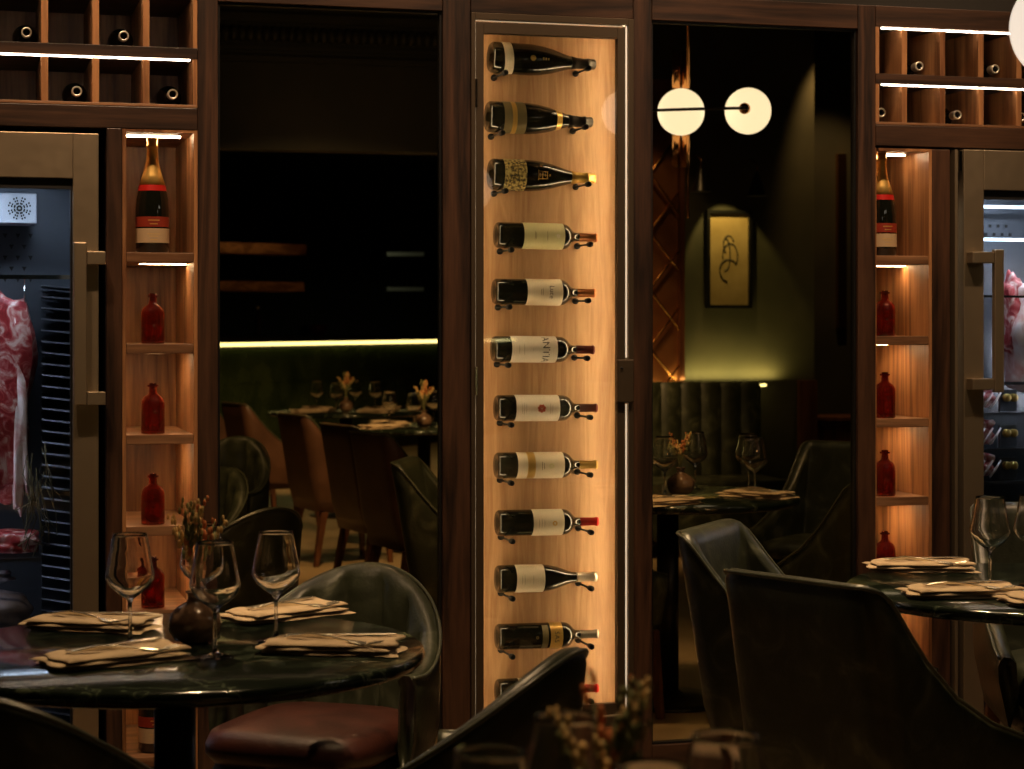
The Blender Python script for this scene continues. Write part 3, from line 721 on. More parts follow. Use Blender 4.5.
def make_chair(kind, label, leather, seatmat, legmat='brownleg', pleats=False):
    t = thing('dining_chair', label, 'chair', (0, 0, 0), group=None)
    pts, W, TH = shell(kind); N = len(pts)-1
    zb = .315
    mb = MB(); vs_ = []; fs = []; rings = []
    pipe = []; inner_top = []
    for i, ((x, y), (nx, ny)) in enumerate(pts):
        h = top_h(kind, x, y, i, N)
        backness = max(0, -ny)
        def P(out, z):
            lean = 0
            infl = 0
            o = out
            tap = -.03*max(0, (.45-z)/.14)
            ln = (.075 if kind == 'wing' else .045)*max(0, (z-.40)/.46)**1.15*max(0, min(1, (.10-y)/.30))
            return Vector((x+nx*(o+tap), y+ny*(o+tap)-ln, z))
        ring = []
        zs_out = [zb, zb+.01, .40, .50, .60]
        zs = [z for z in (zb, .36, .42, .48, .54, .60, .66, .72, .78, .84)]
        nz = 9
        for k in range(nz): ring.append(P(0, zb+(h-.02-zb)*k/(nz-1)))
        ring.append(P(-.006, h-.006)); ring.append(P(-TH*.3, h+.003)); ring.append(P(-TH*.65, h+.001)); ring.append(P(-TH*.95, h-.012))
        for k in range(nz):
            z = (h-.03)-(h-.03-.42)*k/(nz-1)
            d = 0
            if pleats:
                ph = (i % 8)/8.0
                d = .026*abs(math.sin(PI*ph))**.6*min(1, (h-z)/.05) - .010
            ring.append(P(-TH-d, z))
        rings.append(ring)
        pipe.append(P(-.004, h-.002)+Vector((nx, ny, 0))*.002); inner_top.append(P(-TH*.97, h-.010))
    m = len(rings[0])
    for r in rings: vs_ += r
    for i in range(N):
        for j in range(m-1): fs.append((i*m+j, i*m+j+1, (i+1)*m+j+1, (i+1)*m+j))
        fs.append((i*m+m-1, i*m, (i+1)*m, (i+1)*m+m-1))
    fs.append(tuple(range(m))); fs.append(tuple(range(N*m, N*m+m))[::-1])
    mb.add(vs_, [f[::-1] for f in fs], True)
    b = mb.build('backrest', leather, t, world=False)
    MB().tube(pipe, .0042, 6).build('piping', 'piping', b, world=False)
    # seat cushion: superellipse plan
    def seat(z0, z1, sx, y0, y1, crown):
        mb = MB(); n = 40; rings = []
        cy = (y0+y1)/2; ry = (y1-y0)/2
        for (k, z) in ((.0, z0), (.93, z0), (1.0, z0+.02), (1.0, z1-.03), (.95, z1-.006), (.8, z1+crown*.4), (.5, z1+crown*.8), (0.001, z1+crown)):
            ring = []
            for i in range(n):
                a = 2*PI*i/n; ca, sa = math.cos(a), math.sin(a); e = .5
                ring.append(Vector((sx*max(k, .001)*math.copysign(abs(ca)**e, ca), cy+ry*max(k, .001)*math.copysign(abs(sa)**e, sa), z)))
            rings.append(ring)
        vs_ = [p for r in rings for p in r]; fs = []
        for j in range(len(rings)-1):
            for i in range(n): q = (i+1) % n; fs.append((j*n+i, j*n+q, (j+1)*n+q, (j+1)*n+i))
        mb.add(vs_, fs, True); return mb
    seat(.40, .470, (.168 if kind == 'wing' else .206), -.20, .262, .012).build('seat', seatmat, t, world=False)
    seat(.30, .398, (.168 if kind == 'wing' else .200), -.20, .250, .0).build('seat_frame', leather, t, world=False)
    for sx in (-1, 1):
        for (yy, oy) in ((.20, .02), (-.19, -.06)):
            top = Vector((sx*.165, yy, .31)); bot = Vector((sx*.19, yy+oy, 0))
            mb = MB(); a_, b_ = .021, .013
            vs_ = [top+Vector((dx*a_, dy*a_, 0)) for dx, dy in ((-1, -1), (1, -1), (1, 1), (-1, 1))]+[bot+Vector((dx*b_, dy*b_, 0)) for dx, dy in ((-1, -1), (1, -1), (1, 1), (-1, 1))]
            mb.add(vs_, [(0, 1, 2, 3), (7, 6, 5, 4), (0, 4, 5, 1), (1, 5, 6, 2), (2, 6, 7, 3), (3, 7, 4, 0)])
            mb.build('leg', legmat, t, world=False, bevel=.003)
    return t
def face(dx, dy): return math.atan2(-dx, dy)     # chair looks along local +Y
T1 = (-1.243, -1.653); T2 = (.85, -1.30); T3 = (-1.14, -3.86)
tub = make_chair('tub', 'green leather tub chair with channelled back and oxblood seat behind the left table', 'leather', 'seatred', pleats=True)
tub.location = (-.845, -.99, 0); tub.rotation_euler.z = face(-.42, -.62)
wing = make_chair('wing', 'green leather chair seen from behind, its broad dark back nearest the right table', 'leather', 'leather')
wing.location = (.267, -1.676, 0); wing.rotation_euler.z = face(.915, .40)
dup(wing, (.42, -.99, 0), face(.72, -.62), 'scuffed green leather chair turned side-on in front of the right mirror')
dup(wing, (1.235, -.735, 0), face(-.33, -.9), 'green leather chair behind the right table, pale worn arm and seat showing beneath it')
dup(tub, (-.872, -2.075, 0), face(-.80, .60), 'black-looking chair in the foreground hiding the foot of the wine cabinet', scale=(1, 1, 1.03))
dup(tub, (-1.497, -2.150, 0), face(.455, .89), 'curved dark chair back in the bottom left corner', scale=(1, 1, 1.03))
dup(tub, (-.586, -3.33, 0), face(-.6, .75), 'dark chair back barely rising over the bottom edge at right', scale=(1, 1, 1.09))
dup(wing, (1.84, -2.20, 0), face(-.75, .62), 'green leather chair right of the camera seen only in the right mirror')
# ------------------------------------------------------------------ tables
def make_table(label):
    t = thing('round_table', label, 'table', (0, 0, 0))
    R = .48
    MB().lathe([(0, .722), (R-.012, .722), (R-.004, .726), (R, .736), (R-.003, .746), (R-.008, .750), (0, .750)], n=72).build('tabletop', 'marble', t, world=False)
    MB().lathe([(.06, .700), (.16, .704), (.16, .7215)], n=32).build('support_plate', 'black', t, world=False)
    MB().lathe([(.04, .03), (.04, .705)], n=28).build('pedestal', 'black', t, world=False)
    MB().lathe([(.23, .0), (.23, .008), (.20, .016), (.06, .026), (.045, .04), (0, .04)], n=48).build('foot_plate', 'black', t, world=False)
    return t
tb = make_table('round dark green marble table at left, set with glasses and napkins'); tb.location = (*T1, 0)
dup(tb, (*T2, 0), 0, 'round dark marble table at the right edge, set with napkins and a glass')
dup(tb, (*T3, 0), 0, 'nearest round table below the frame, holding the blurred glasses')
# ------------------------------------------------------------------ table ware
gp = [(0, .0), (.034, .0), (.036, .0015), (.030, .0035), (.012, .006), (.0048, .011), (.0036, .022), (.0034, .065), (.0040, .082), (.008, .090), (.022, .100), (.038, .113), (.0468, .129), (.0472, .136), (.0445, .152), (.0390, .182), (.0335, .2105), (.0331, .2155),
      (.0322, .2155), (.0320, .2105), (.0375, .182), (.0430, .152), (.0457, .136), (.0450, .130), (.036, .1155), (.020, .1035), (.006, .0945), (0, .0935)]
wg = thing('wine_glass', '', 'wine glass', (0, 0, 0), group='empty wine glasses on the tables')
MB().lathe(gp[:8]+[(.0040, .0820), (0, .0820)], n=32).build('stem_and_foot', 'glass', wg, world=False)
MB().lathe([(0, .0822)]+gp[8:], n=40).build('bowl', 'glass', wg, world=False)
vp = [(0, 0), (.022, 0), (.036, .006), (.0455, .024), (.0475, .042), (.043, .062), (.030, .078), (.016, .087), (.0125, .094), (.0135, .104), (.018, .110), (.0165, .111), (.0115, .104), (.0105, .094), (.014, .084), (.028, .074), (.040, .06), (.044, .042), (.042, .026), (.03, .010), (0, .008)]
vz = thing('bud_vase', '', 'vase', (0, 0, 0), group='round brown bud vases')
MB().lathe(vp, n=36).build('vase_body', 'ceramic', vz, world=False)
def make_flowers(seed, cols):
    t = thing('dried_flowers', '', 'flowers', (0, 0, 0), group='dried flower sprigs')
    rnd = random.Random(seed)
    st = MB(); heads = {c: MB() for c in cols}
    for i in range(14):
        a = rnd.uniform(0, 2*PI); sp = rnd.uniform(.015, .06); hh = rnd.uniform(.09, .165)
        tip = Vector((sp*math.cos(a), sp*math.sin(a), hh)); mid = Vector((tip.x*.25, tip.y*.25, hh*.4))
        st.tube([(0, 0, -.09), (0, 0, -.02), mid, tip], .0009, 5)
        c = cols[i % len(cols)]; nb = 12 if c != 'rust' else 9
        for k in range(nb):
            f_ = k/nb; p = mid.lerp(tip, .25+.8*f_)
            s_ = .0052*(1-.4*f_)
            d = Vector((rnd.uniform(-1, 1), rnd.uniform(-1, 1), rnd.uniform(-.2, 1)))*.008
            heads[c].ball(p+d, s_*.9, s_*.9, s_*1.7, 6, 4)
    st.build('stems', 'sprig', t, world=False)
    for c in cols: heads[c].build('flower_heads', c, t, world=False)
    return t
fl = make_flowers(5, ['sprig', 'straw', 'rust'])
fork_poly = [(-.0035, 0), (-.0045, .012), (-.0035, .05), (-.0022, .09), (-.0022, .125), (-.006, .135), (-.0115, .150), (-.012, .165), (-.0115, .198), (-.0095, .198), (-.0088, .168), (-.0060, .168), (-.0052, .200), (-.0032, .200), (-.0026, .168), (.0026, .168), (.0032, .200), (.0052, .200), (.0060, .168), (.0088, .168), (.0095, .198), (.0115, .198), (.012, .165), (.0115, .150), (.006, .135), (.0022, .125), (.0022, .09), (.0035, .05), (.0045, .012), (.0035, 0)]
knife_poly = [(-.004, 0), (-.0048, .02), (-.0035, .09), (-.0045, .10), (-.0085, .125), (-.009, .16), (-.006, .195), (.0015, .212), (.004, .19), (.0045, .10), (.0035, .09), (.0048, .02), (.004, 0)]
def cut(poly, name):
    t = thing(name, '', name, (0, 0, 0), group='forks' if name == 'fork' else 'knives')
    def fn(x, y, z): return (x*1.15, y-.1, z+.010*(math.sin(PI*y/.12)**2 if y < .12 and name == 'fork' else .0)+(.006*math.sin(PI*(y-.12)/.08)*-1 if y > .12 and name == 'fork' else 0)+.003)
    # split in strips for the curve
    mb = MB(); mb.prism(poly, .0, .0022, fn); mb.build(name+'_body', 'silver', t, world=False, bevel=.0006, seg=1)
    return t
fk = cut(fork_poly, 'fork'); kn = cut(knife_poly, 'knife')
def napkin_mesh(seed, L=.265, Wd=.125):
    rnd = random.Random(seed); mb = MB(); nx, ny = 40, 18
    z = 0
    for layer in range(3):
        sh = rnd.uniform(-.006, .006); th = .0065; sc = 1-.03*layer; ph = rnd.uniform(0, 6)
        top = []; bot = []
        for j in range(ny+1):
            for i in range(nx+1):
                u = i/nx*2-1; v = j/ny*2-1
                x = u*L/2*sc+sh+.005*math.sin(4*v+ph)*abs(u)**3; y = v*Wd/2*sc+.004*math.sin(5*u+ph)*abs(v)+.006*u*(layer-1)
                e = (1-abs(v)**8)**.5*(1-abs(u)**14)**.5
                wv = .0009*math.sin(7*u+3*v+ph)+.0005*math.sin(13*u-5*v+2*ph)
                rise = .004*max(0, u-.6)*layer
                top.append((x, y, z+th*(.35+.65*e)+wv*(layer+1)/2*e+rise+(.001 if layer else 0)))
                bot.append((x, y, z+th*.35*(1-e)+(wv*layer/2*e if layer else 0)+rise*.5))
        n = len(top); w_ = nx+1
        fs = []
        for j in range(ny):
            for i in range(nx):
                a = j*w_+i; fs.append((a, a+1, a+w_+1, a+w_)); fs.append((n+a, n+a+w_, n+a+w_+1, n+a+1))
        for i in range(nx):
            fs.append((i, n+i, n+i+1, i+1)); a = ny*w_+i; fs.append((a, a+1, n+a+1, n+a))
        for j in range(ny):
            a = j*w_; fs.append((a, a+w_, n+a+w_, n+a)); a = j*w_+nx; fs.append((a, n+a, n+a+w_, a+w_))
        mb.add(top+bot, fs, True); z += th+.0012
    return mb
nap = thing('folded_napkin', '', 'napkin', (0, 0, 0), group='folded linen napkins')
napkin_mesh(2).build('folded_cloth', 'linen', nap, world=False)
used = {}
def put(proto, loc, rz, label, rx=None, scale=None):
    if id(proto) not in used:
        used[id(proto)] = 1; proto.location = loc; proto.rotation_euler = (0, 0, rz); proto['label'] = label
        if scale: proto.scale = scale
        return proto
    return dup(proto, loc, rz, label, scale=scale)
ZT = .7505; NT = .0235
def setting(x, y, rz, where):
    put(nap, (x, y, ZT), rz, 'beige folded napkin '+where)
    c, s_ = math.cos(rz), math.sin(rz)
    for proto, d, da, nm in ((fk, -.026, 1.35, 'silver fork'), (kn, .028, 1.75, 'silver knife')):
        ox, oy = .01, d
        px, py = x+c*ox-s_*oy, y+s_*ox+c*oy
        put(proto, (px, py, ZT+NT), rz+da-PI, '%s on the napkin %s' % (nm, where))
# left table (napkin long axis roughly radial-tangential as in the photograph)
cr = -ANG
p = onZ(90, 628, ZT); setting(p.x, p.y, cr-.25, 'at the back left of the left table')
p = onZ(114, 662, ZT); setting(p.x, p.y, cr+.62, 'at the front left of the left table')
p = onZ(284, 617, ZT); setting(p.x, p.y, cr+.75, 'at the back right of the left table')
p = onZ(331, 651, ZT); setting(p.x, p.y, cr-.12, 'at the front right of the left table')
for px, py, lab in ((130, 645, 'empty wine glass at the left of the left table, against the fridge edge'), (215, 657, 'empty wine glass nearest the viewer on the left table, beside the vase'),
                    (276, 641, 'empty wine glass at the right of the left table, in front of the mirror'), (203, 630, 'empty wine glass standing behind the vase on the left table')):
    p = onZ(px, py, ZT); put(wg, (p.x, p.y, ZT), .3, lab)
p = onZ(195, 642, ZT); put(vz, (p.x, p.y, ZT), 0, 'round brown glass bud vase in the middle of the left table', scale=(1.1, 1.1, .9))
put(fl, (p.x, p.y, ZT+.105), .4, 'dried green and rust flowers in the vase on the left table', scale=(1.1, 1.1, 1.15))
# right table
p = onZ(920, 570, ZT); setting(p.x, p.y, cr-.05, 'at the back of the right table')
p = onZ(962, 596, ZT); setting(p.x, p.y, cr+.10, 'at the front of the right table, left of the glass')
p = onZ(1062, 603, ZT); setting(p.x, p.y, cr+.2, 'at the front of the right table, right of the glass')
setting(1.13, -1.13, 1.0, 'at the right side of the right table')
p = onZ(990, 588, ZT); put(wg, (p.x, p.y, ZT), 0, 'empty wine glass on the right table in front of the fridge')
for x, y, lab in ((1.19, -1.36, 'empty wine glass at the right of the right table, out of the frame'), (1.12, -1.13, 'empty wine glass at the back of the right table, out of the frame'), (1.04, -1.52, 'empty wine glass at the front of the right table, out of the frame')):
    put(wg, (x, y, ZT), 0, lab)
p = onZ(1034, 585, ZT); put(wg, (p.x, p.y, ZT), 0, 'empty wine glass cut off by the right edge of the frame')
put(vz, (.90, -1.30, ZT), 0, 'round brown glass bud vase on the right table, seen in the mirror')
put(fl, (.90, -1.30, ZT+.105), 2.4, 'dried flowers in the vase on the right table, seen in the mirror', scale=(.9, .9, .8))
# nearest table
for px, D, lab in ((490, 1.90, 'blurred wine glass rim at the bottom edge, left of centre'), (567, 2.07, 'blurred tall wine glass at the bottom edge in front of the dark chair'), (725, 1.97, 'blurred wine glass at the bottom edge in front of the right chairs'), (652, 1.83, 'blurred wine glass rim lowest at the bottom edge, right of the flowers')):
    p = atD(px, 325, D); put(wg, (p.x, p.y, ZT), 0, lab)
p = atD(612, 325, 2.02); put(vz, (p.x, p.y, ZT), 0, 'round brown bud vase on the nearest table below the frame')
put(fl, (p.x, p.y, ZT+.105), 1.1, 'blurred dried flowers rising at the bottom edge in front of the cabinet', scale=(1, 1, 1.05))
# ------------------------------------------------------------------ globe lamps
def globe_ball(mb, c, r): return mb.ball(c, r, n=40, m=26)
V = lambda px, py, D: mir(atD(px, py, D))
DL = 8.5
g1 = V(681, 112, DL-.06); g2 = V(748, 111, DL+.03); g3 = V(622, 114, DL+.0)
ctr = (g1+g2+g3)/3
t = thing('globe_chandelier', 'brass chandelier of three glowing opal globes, seen in the right mirror', 'ceiling lamp', (g1.x, g1.y, 3.5))
for g in (g1, g2, g3):
    gb = globe_ball(MB(), g, .099).build('globe', 'globe', t)
q = MB(); z = g1.z
q.tube([(g1.x+.02, g1.y+.03, 3.5), (g1.x+.02, g1.y+.03, z+.105)], .006, 10)
q.tube([(g1.x+.02, g1.y+.03, z-.1), (g1.x+.02, g1.y+.03, z-.45)], .006, 10)
q.build('stem', 'brass', t)
q = MB()
for dx in (-.022, .022):
    q.tube([(g1.x+dx, g1.y+.0, z+.10), (g1.x+dx, g1.y+.0, z+.26)], .018, 14); q.tube([(g1.x+dx, g1.y, z-.1), (g1.x+dx, g1.y, z-.23)], .018, 14)
q.build('sleeve', 'brass', t)
q = MB(); o = Vector((0, 0, 0))
side = Vector((0, .118, 0))
q.tube([g3+side, g1+side, g2+side*.95+Vector((-.045, 0, 0))], .0065, 8)
q.build('arm', 'bronze', t)
for g in (g2+Vector((-.052, -.010, 0)), g3+Vector((.052, -.010, 0))): MB().lathe([(.024, 0), (.024, .014), (.010, .030), (0, .030)], g+Vector((0, .092, 0)), 20, Matrix.Rotation(-PI/2, 3, 'X')).build('cap', 'brass', t)
# near globe at the top right corner of the frame
gn = atD(1066, 27, 3.69)
t = thing('globe_pendant', 'large blurred white globe lamp cut off at the top right corner', 'ceiling lamp', (gn.x, gn.y, 3.5))
globe_ball(MB(), gn, .102).build('globe', 'globe_near', t)
q = MB(); q.tube([(gn.x, gn.y, 3.5), (gn.x, gn.y, gn.z+.13)], .006, 10); q.build('stem', 'brass', t)
MB().lathe([(.03, .09), (.03, .13), (.01, .15), (0, .15)], gn, 20).build('cap', 'brass', t)
# ------------------------------------------------------------------ lounge corner seen in the right mirror
PYV = 6.2+2*MIRY     # virtual depth of the partition face
def PV(px, py, dy=0):
    q = onY(px, py, PYV-dy); return Vector((q.x, 2*MIRY-q.y, q.z))
a = PV(709, 305, .02); b = PV(748, 214, .02)
t = thing('framed_picture', 'framed drawing on golden paper on the olive wall, seen in the right mirror', 'picture', ((a.x+b.x)/2, a.y, a.z))
x0, x1 = sorted((a.x, b.x)); z0, z1 = a.z, b.z; yy = -6.2
f = MB(); f.box(x0-.02, x0, yy, yy+.045, z0-.02, z1+.02); f.box(x1, x1+.02, yy, yy+.045, z0-.02, z1+.02); f.box(x0, x1, yy, yy+.045, z0-.02, z0); f.box(x0, x1, yy, yy+.045, z1, z1+.02)
f.build('frame', 'black', t)
bx(x0, x1, yy+.001, yy+.02, z0, z1).build('picture_sheet', 'paper', t)
q = MB(); cx, cz = (x0+x1)/2, (z0+z1)/2
for (ox, oz, rx, rz, s0, s1) in ((.0, .09, .035, .06, -2.6, 1.2), (.01, .02, .05, .08, -1.8, 2.2), (.0, -.07, .06, .07, -3, 1.0), (-.02, .03, .03, .10, 0, 3.4)):
    q.tube([(cx+ox+rx*math.sin(s0+(s1-s0)*i/16), yy+.022, cz+oz+rz*math.cos(s0+(s1-s0)*i/16)) for i in range(17)], .0042, 5)
q.build('drawing', 'ink', t)
for px, py, lab in ((701, 192, 'cone-shaped black picture lamp on a brass arm above the drawing'), (757, 196, 'second black picture lamp on the olive wall, right of the drawing')):
    p = PV(px, py, .22)
    t = thing('picture_lamp', lab, 'wall lamp', (p.x, -6.2, p.z+.1), group='picture lamps')
    MB().lathe([(.065, 0), (.062, .004), (.03, .10), (.016, .13), (.012, .15), (0, .15)], (p.x, p.y, p.z), 24).build('shade', 'black', t)
    MB().tube([(p.x, p.y, p.z+.15), (p.x, p.y, p.z+.20), (p.x, p.y-.1, p.z+.24), (p.x, -6.2, p.z+.22)], .006, 8).build('arm', 'brass', t)
spot('picture_spot', (PV(728, 190, .25).x, -5.93, z1+.22), (PV(728, 260).x, -6.2, (z0+z1)/2), 14, 62, .3, (1, .80, .34), .01)
# banquette
bz = 1.02
xa, xb = PV(640, 380).x-.6, PV(764, 392, .3).x
t = thing('banquette', 'dark green channelled banquette along the olive wall, seen in the right mirror', 'bench', ((xa+xb)/2, -5.9, 0))
q = MB(); nch = 10
for i in range(nch):
    u0 = xa+(xb-xa)*i/nch; u1 = xa+(xb-xa)*(i+1)/nch
    n_ = 8; vs_ = []
    for k in range(n_+1):
        u = u0+(u1-u0)*k/n_; d = .02*math.sin(PI*k/n_)
        for z in (.45, .98, bz): vs_.append((u, -5.95+d-(.03 if z == bz else 0), z))
    q.add(vs_, [(k*3+j, (k+1)*3+j, (k+1)*3+j+1, k*3+j+1) for k in range(n_) for j in (0, 1)], True)
q.box(xa, xb, -6.08, -5.97, 0.05, bz); q.build('backrest', 'leather', t)
bx(xa, xb, -5.94, -5.45, .1, .45).build('seat', 'leather', t, bevel=.03, seg=3)
bx(xb-1.0, xb+.1, -6.12, -6.10, .985, 1.0).build('led_strip', 'led_bar', t)
area('banquette_glow', ((xa+xb)/2+.52, -6.13, 1.03), ((xa+xb)/2+.52, -6.2, 1.4), 4, .7, .03, (1, .85, .35))
# lattice screen
la, lb = PV(650, 300).x-.25, PV(681, 300).x
t = thing('lattice_screen', 'copper diamond lattice screen beside the olive wall, seen in the right mirror', 'screen', ((la+lb)/2, -6.15, 0))
q = MB()
for x in (la, lb-.03): q.box(x, x+.03, -6.19, -6.13, 0, 2.9)
q.build('upright', 'redwood', t)
bx(la+.03, lb-.03, -6.19, -6.18, 0, 2.9).build('copper_sheet', 'copper', t)
q = MB(); wv = .30
for i in range(12):
    zc = .9+.36*i-1
    for s_ in (-1, 1):
        zz0, zz1 = (zc, zc+.5) if s_ > 0 else (zc+.5, zc)
        if min(zz0, zz1) < 0 or max(zz0, zz1) > 2.9: continue
        q.tube([(la+.03, -6.15, zz0), (lb-.03, -6.15, zz1)], .008, 6)
q.build('lattice', 'brass', t)
spot('screen_light', ((la+lb)/2, -5.6, 2.9), ((la+lb)/2, -6.18, 1.6), 8, 60)
# dark sideboard in the recess
RYV = 6.55+2*MIRY
def RV(px, py): q = onY(px, py, RYV); return Vector((q.x, 2*MIRY-q.y, q.z))
p0 = RV(790, 415); 
t = thing('sideboard', 'dark red wooden sideboard with a brass knob, seen in the right mirror', 'cabinet', (p0.x+.35, -6.4, 0))
bx(p0.x, p0.x+.9, -6.58, -6.25, .04, p0.z-.03).build('body', 'redwood', t, bevel=.004)
bx(p0.x-.02, p0.x+.92, -6.58, -6.22, p0.z-.03, p0.z).build('top', 'redwood', t, bevel=.006)
dw = bx(p0.x+.05, p0.x+.42, -6.25, -6.235, p0.z-.28, p0.z-.07).build('drawer', 'redwood', t, bevel=.004)
MB().ball((p0.x+.25, -6.22, p0.z-.17), .016).build('knob', 'brass', dw)
pp = RV(843, 200)
t = thing('brass_column', 'slim lit brass strip on the dark recess wall, seen in the right mirror', 'wall strip', (pp.x, -6.58, 1.2))
bx(pp.x-.03, pp.x+.03, -6.6, -6.56, 1.35, 2.5).build('strip', 'brass', t)
spot('recess_fill', (pp.x-.3, -5.9, 3.3), (pp.x, -6.6, 1.7), 60, 60)  # added spot without a fixture, brightens recess wall and brass strip
spot('cornice_fill', (.8, -4.9, 2.3), (1.2, -7.4, 3.2), 14, 70, .8)  # added spot without a fixture, lifts the dim cornice
# ------------------------------------------------------------------ bar and dining area seen in the left mirror
A = V(218, 325, 19.0); B = V(443, 325, 23.5)
d = (B-A); d.z = 0; A2 = A-d*.35; B2 = B+d*.35; d.normalize(); nrm = Vector((-d.y, d.x, 0))
toC = Vector((0, 0, 0))-A; 
if nrm.dot(toC) < 0: nrm = -nrm
def along(mb, u0, u1, w0, w1, z0, z1):
    vs_ = []
    for z in (z0, z1):
        for (u, w_) in ((u0, w0), (u1, w0), (u1, w1), (u0, w1)):
            p = A+d*u+nrm*w_; vs_.append((p.x, p.y, z))
    mb.add(vs_, [(0, 3, 2, 1), (4, 5, 6, 7), (0, 1, 5, 4), (1, 2, 6, 5), (2, 3, 7, 6), (3, 0, 4, 7)]); return mb
LB = (B-A).length
t = thing('bar_counter', 'green tiled bar counter with glowing strip under its edge, seen in the left mirror', 'bar', A)
along(MB(), -2, LB+2, -.6, .12, 1.20, 1.25).build('countertop', 'black', t)
q = MB(); n_ = int((LB+4)/.08)
for i in range(n_):
    for r_ in range(3): along(q, -2+.08*i, -2+.08*i+.076, 0, .02, .12+.34*r_, .12+.34*r_+.335)
q.build('tiled_front', 'tile', t)
along(MB(), -2, LB+2, -.55, 0, 0, 1.2).build('body', 'black', t)
along(MB(), -2, LB+2, .03, .055, 1.165, 1.199).build('led_strip', 'led_bar', t)
for k, (u, w_, h_, lab) in enumerate(((LB*.25, -.3, .30, 'tall bottle standing on the bar counter, seen in the left mirror'), (LB*.45, -.3, .12, 'small tumbler on the bar beside the red bowl'), (LB*.42, -.25, .10, 'small tumbler at the left on the bar'))):
    p = A+d*u+nrm*w_
    if k == 0:
        dup(bb, (p.x, p.y, 1.2505), 0, lab, 'bar bottles')
    else:
        tag(MB().lathe([(0, 0), (.03, 0), (.035, h_), (.033, h_), (.028, .01), (0, .01)], (p.x, p.y, 1.2505), 20).build('tumbler', 'glass'), lab, 'glass')
p = A+d*(LB*.5)+nrm*(-.3)
tag(MB().lathe([(0, 0), (.05, 0), (.10, .06), (.11, .12), (.10, .12), (.09, .065), (0, .02)], (p.x, p.y, 1.2505), 24).build('red_bowl', 'redlab'), 'small red bowl standing on the bar, seen in the left mirror', 'bowl')
# back bar shelving
for (px0, px1, py0, py1, D, m, lab) in ((222, 280, 283, 291, 19.2, 'shelfwood', 'lower wooden rack board hanging over the bar, warm lit'), (224, 282, 246, 254, 19.2, 'shelfwood', 'upper wooden rack board hanging over the bar')):
    a = V(px0-40, py1, D); b = V(px1, py0, D+.6)
    q = MB(); dd = Vector((b.x-a.x, b.y-a.y, 0)); nn = Vector((-dd.y, dd.x, 0)).normalized()*.5
    vs_ = []
    for z in (a.z, b.z):
        for p in (a, b): vs_.append((p.x, p.y, z))
        for p in (b, a): vs_.append((p.x+nn.x, p.y+nn.y, z))
    q.add(vs_, [(0, 3, 2, 1), (4, 5, 6, 7), (0, 1, 5, 4), (1, 2, 6, 5), (2, 3, 7, 6), (3, 0, 4, 7)])
    tag(q.build('hanging_rack', m), lab, 'rack')
q = V(250, 268, 18.8); spot('rack_light', (q.x, q.y, 2.6), (q.x, q.y-.3, 1.9), 8, 90)
t0 = V(404, 300, 26)
t = thing('back_bar_shelves', 'pale lit shelves on the wall behind the bar, seen in the left mirror', 'shelf', (t0.x, t0.y, 1.2))
for y in (256, 291): 
    a = V(387, y, 25.5); b = V(424, y, 26.5)
    q = MB(); vs_ = [(a.x, a.y, a.z), (b.x, b.y, b.z), (b.x, b.y-.2, b.z), (a.x, a.y-.2, a.z), (a.x, a.y, a.z+.05), (b.x, b.y, b.z+.05), (b.x, b.y-.2, b.z+.05), (a.x, a.y-.2, a.z+.05)]
    q.add(vs_, [(0, 3, 2, 1), (4, 5, 6, 7), (0, 1, 5, 4), (1, 2, 6, 5), (2, 3, 7, 6), (3, 0, 4, 7)]); q.build('shelf', 'whitemetal', t)
q = V(405, 225, 25); spot('shelf_light', (q.x, q.y+.5, 3.2), (q.x, q.y-.6, 2.0), 26, 80, .6, (.9, 1, .7))
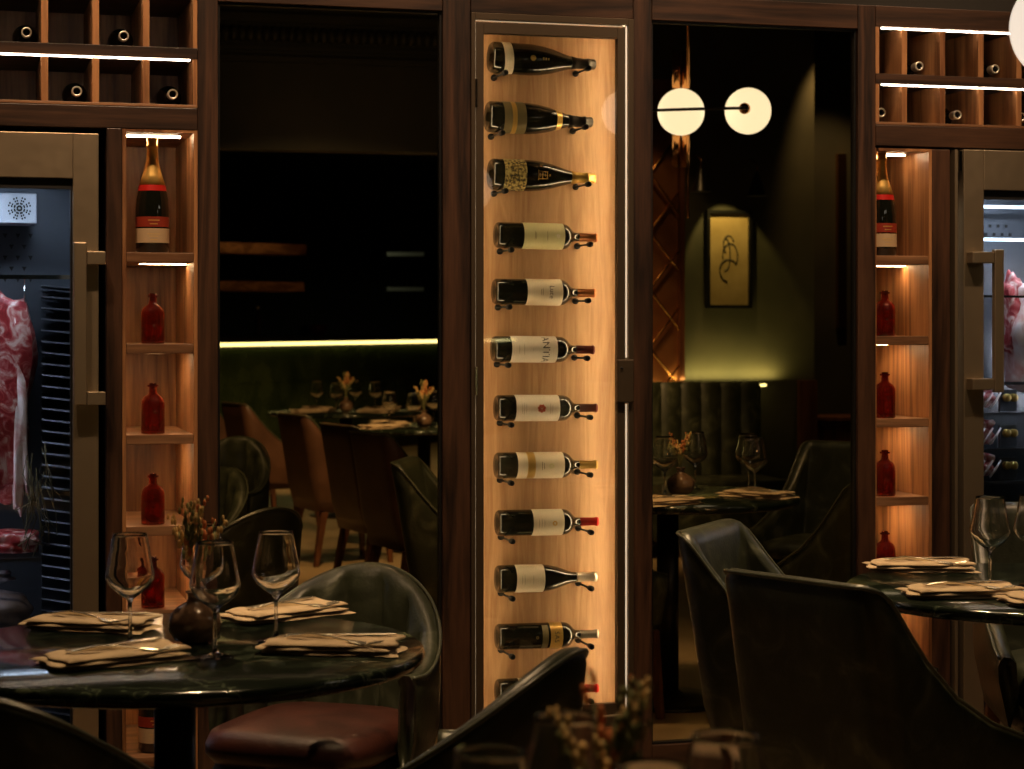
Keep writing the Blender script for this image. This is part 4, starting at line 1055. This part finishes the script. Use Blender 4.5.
# bulkhead with cornice between dining room and bar
a = V(150, 150, 13.0); b = V(520, 150, 13.6)
def wallseg(name, a, b, z0, z1, th, mat):
    dd = Vector((b.x-a.x, b.y-a.y, 0)); nn = Vector((-dd.y, dd.x, 0)).normalized()*th
    if nn.y > 0: nn = -nn
    vs_ = []
    for z in (z0, z1):
        for p in (a, b): vs_.append((p.x, p.y, z))
        for p in (b, a): vs_.append((p.x+nn.x, p.y+nn.y, z))
    q = MB(); q.add(vs_, [(0, 3, 2, 1), (4, 5, 6, 7), (0, 1, 5, 4), (1, 2, 6, 5), (2, 3, 7, 6), (3, 0, 4, 7)]); return struct(q.build(name, mat))
wallseg('trim_15', a, b, 2.53, 3.5, .2, 'darkpanel')
off = Vector((0, .03, 0))
for k, (z0_, z1_, o_) in enumerate(((3.10, 3.14, .05), (3.18, 3.21, .03), (3.36, 3.42, .05))):
    wallseg('trim_%d' % (16+k), a+Vector((0, o_, 0)), b+Vector((0, o_, 0)), z0_, z1_, .05, 'darkpanel')
q = MB(); n_ = 46
for i in range(n_):
    p = a.lerp(b, i/n_); q.ball((p.x, p.y+.02, 3.285), .035, .03, .055, 8, 6)
struct(q.build('trim_19', 'darkpanel'))
# brown chairs and their tables
brown = make_chair('wing', 'brown leather dining chair at the far left of the dining area, seen in the left mirror', 'brownleather', 'brownleather')
gname = 'brown dining chairs seen in the left mirror'; brown['group'] = gname
bl = [(236, 14.3, 'brown dining chair at the left edge of the left mirror'), (278, 13.2, 'brown dining chair second from left in the left mirror'), (342, 11.6, 'brown dining chair in the middle of the left mirror'),
      (392, 10.4, 'brown dining chair second from right in the left mirror'), (428, 9.6, 'brown dining chair at the right edge of the left mirror')]
for i, (px, D, lab) in enumerate(bl):
    p = V(px, 325, D); rz = face(.96, -.24)
    if i == 0: brown.location = (p.x, p.y, 0); brown.rotation_euler.z = rz; brown['label'] = lab
    else: dup(brown, (p.x, p.y, 0), rz, lab)
gt1 = V(346, 325, 14.4); gt2 = V(424, 325, 12.2)
dup(tb, (gt1.x, gt1.y, 0), 0, 'round table with napkins before the tiled bar, seen in the left mirror', scale=(1.15, 1.15, 1))
dup(tb, (gt2.x, gt2.y, 0), 0, 'round table with flowers at the right of the left mirror')
for gt, nm in ((gt1, 'far mirrored table'), (gt2, 'near mirrored table')):
    for k in range(4):
        a_ = .5+k*PI/2
        put(wg, (gt.x+.22*math.cos(a_), gt.y+.22*math.sin(a_), ZT), 0, 'empty wine glass on the %s, %s of its vase' % (nm, ['front right', 'back right', 'back left', 'front left'][k]))
        put(nap, (gt.x+.33*math.cos(a_+.6), gt.y+.33*math.sin(a_+.6), ZT), a_+.6, 'folded napkin on the %s, %s of its vase' % (nm, ['front right', 'back right', 'back left', 'front left'][k]))
    put(vz, (gt.x, gt.y, ZT), 0, 'brown bud vase on the %s' % nm)
    put(fl, (gt.x, gt.y, ZT+.105), .9, 'dried flowers on the %s' % nm)
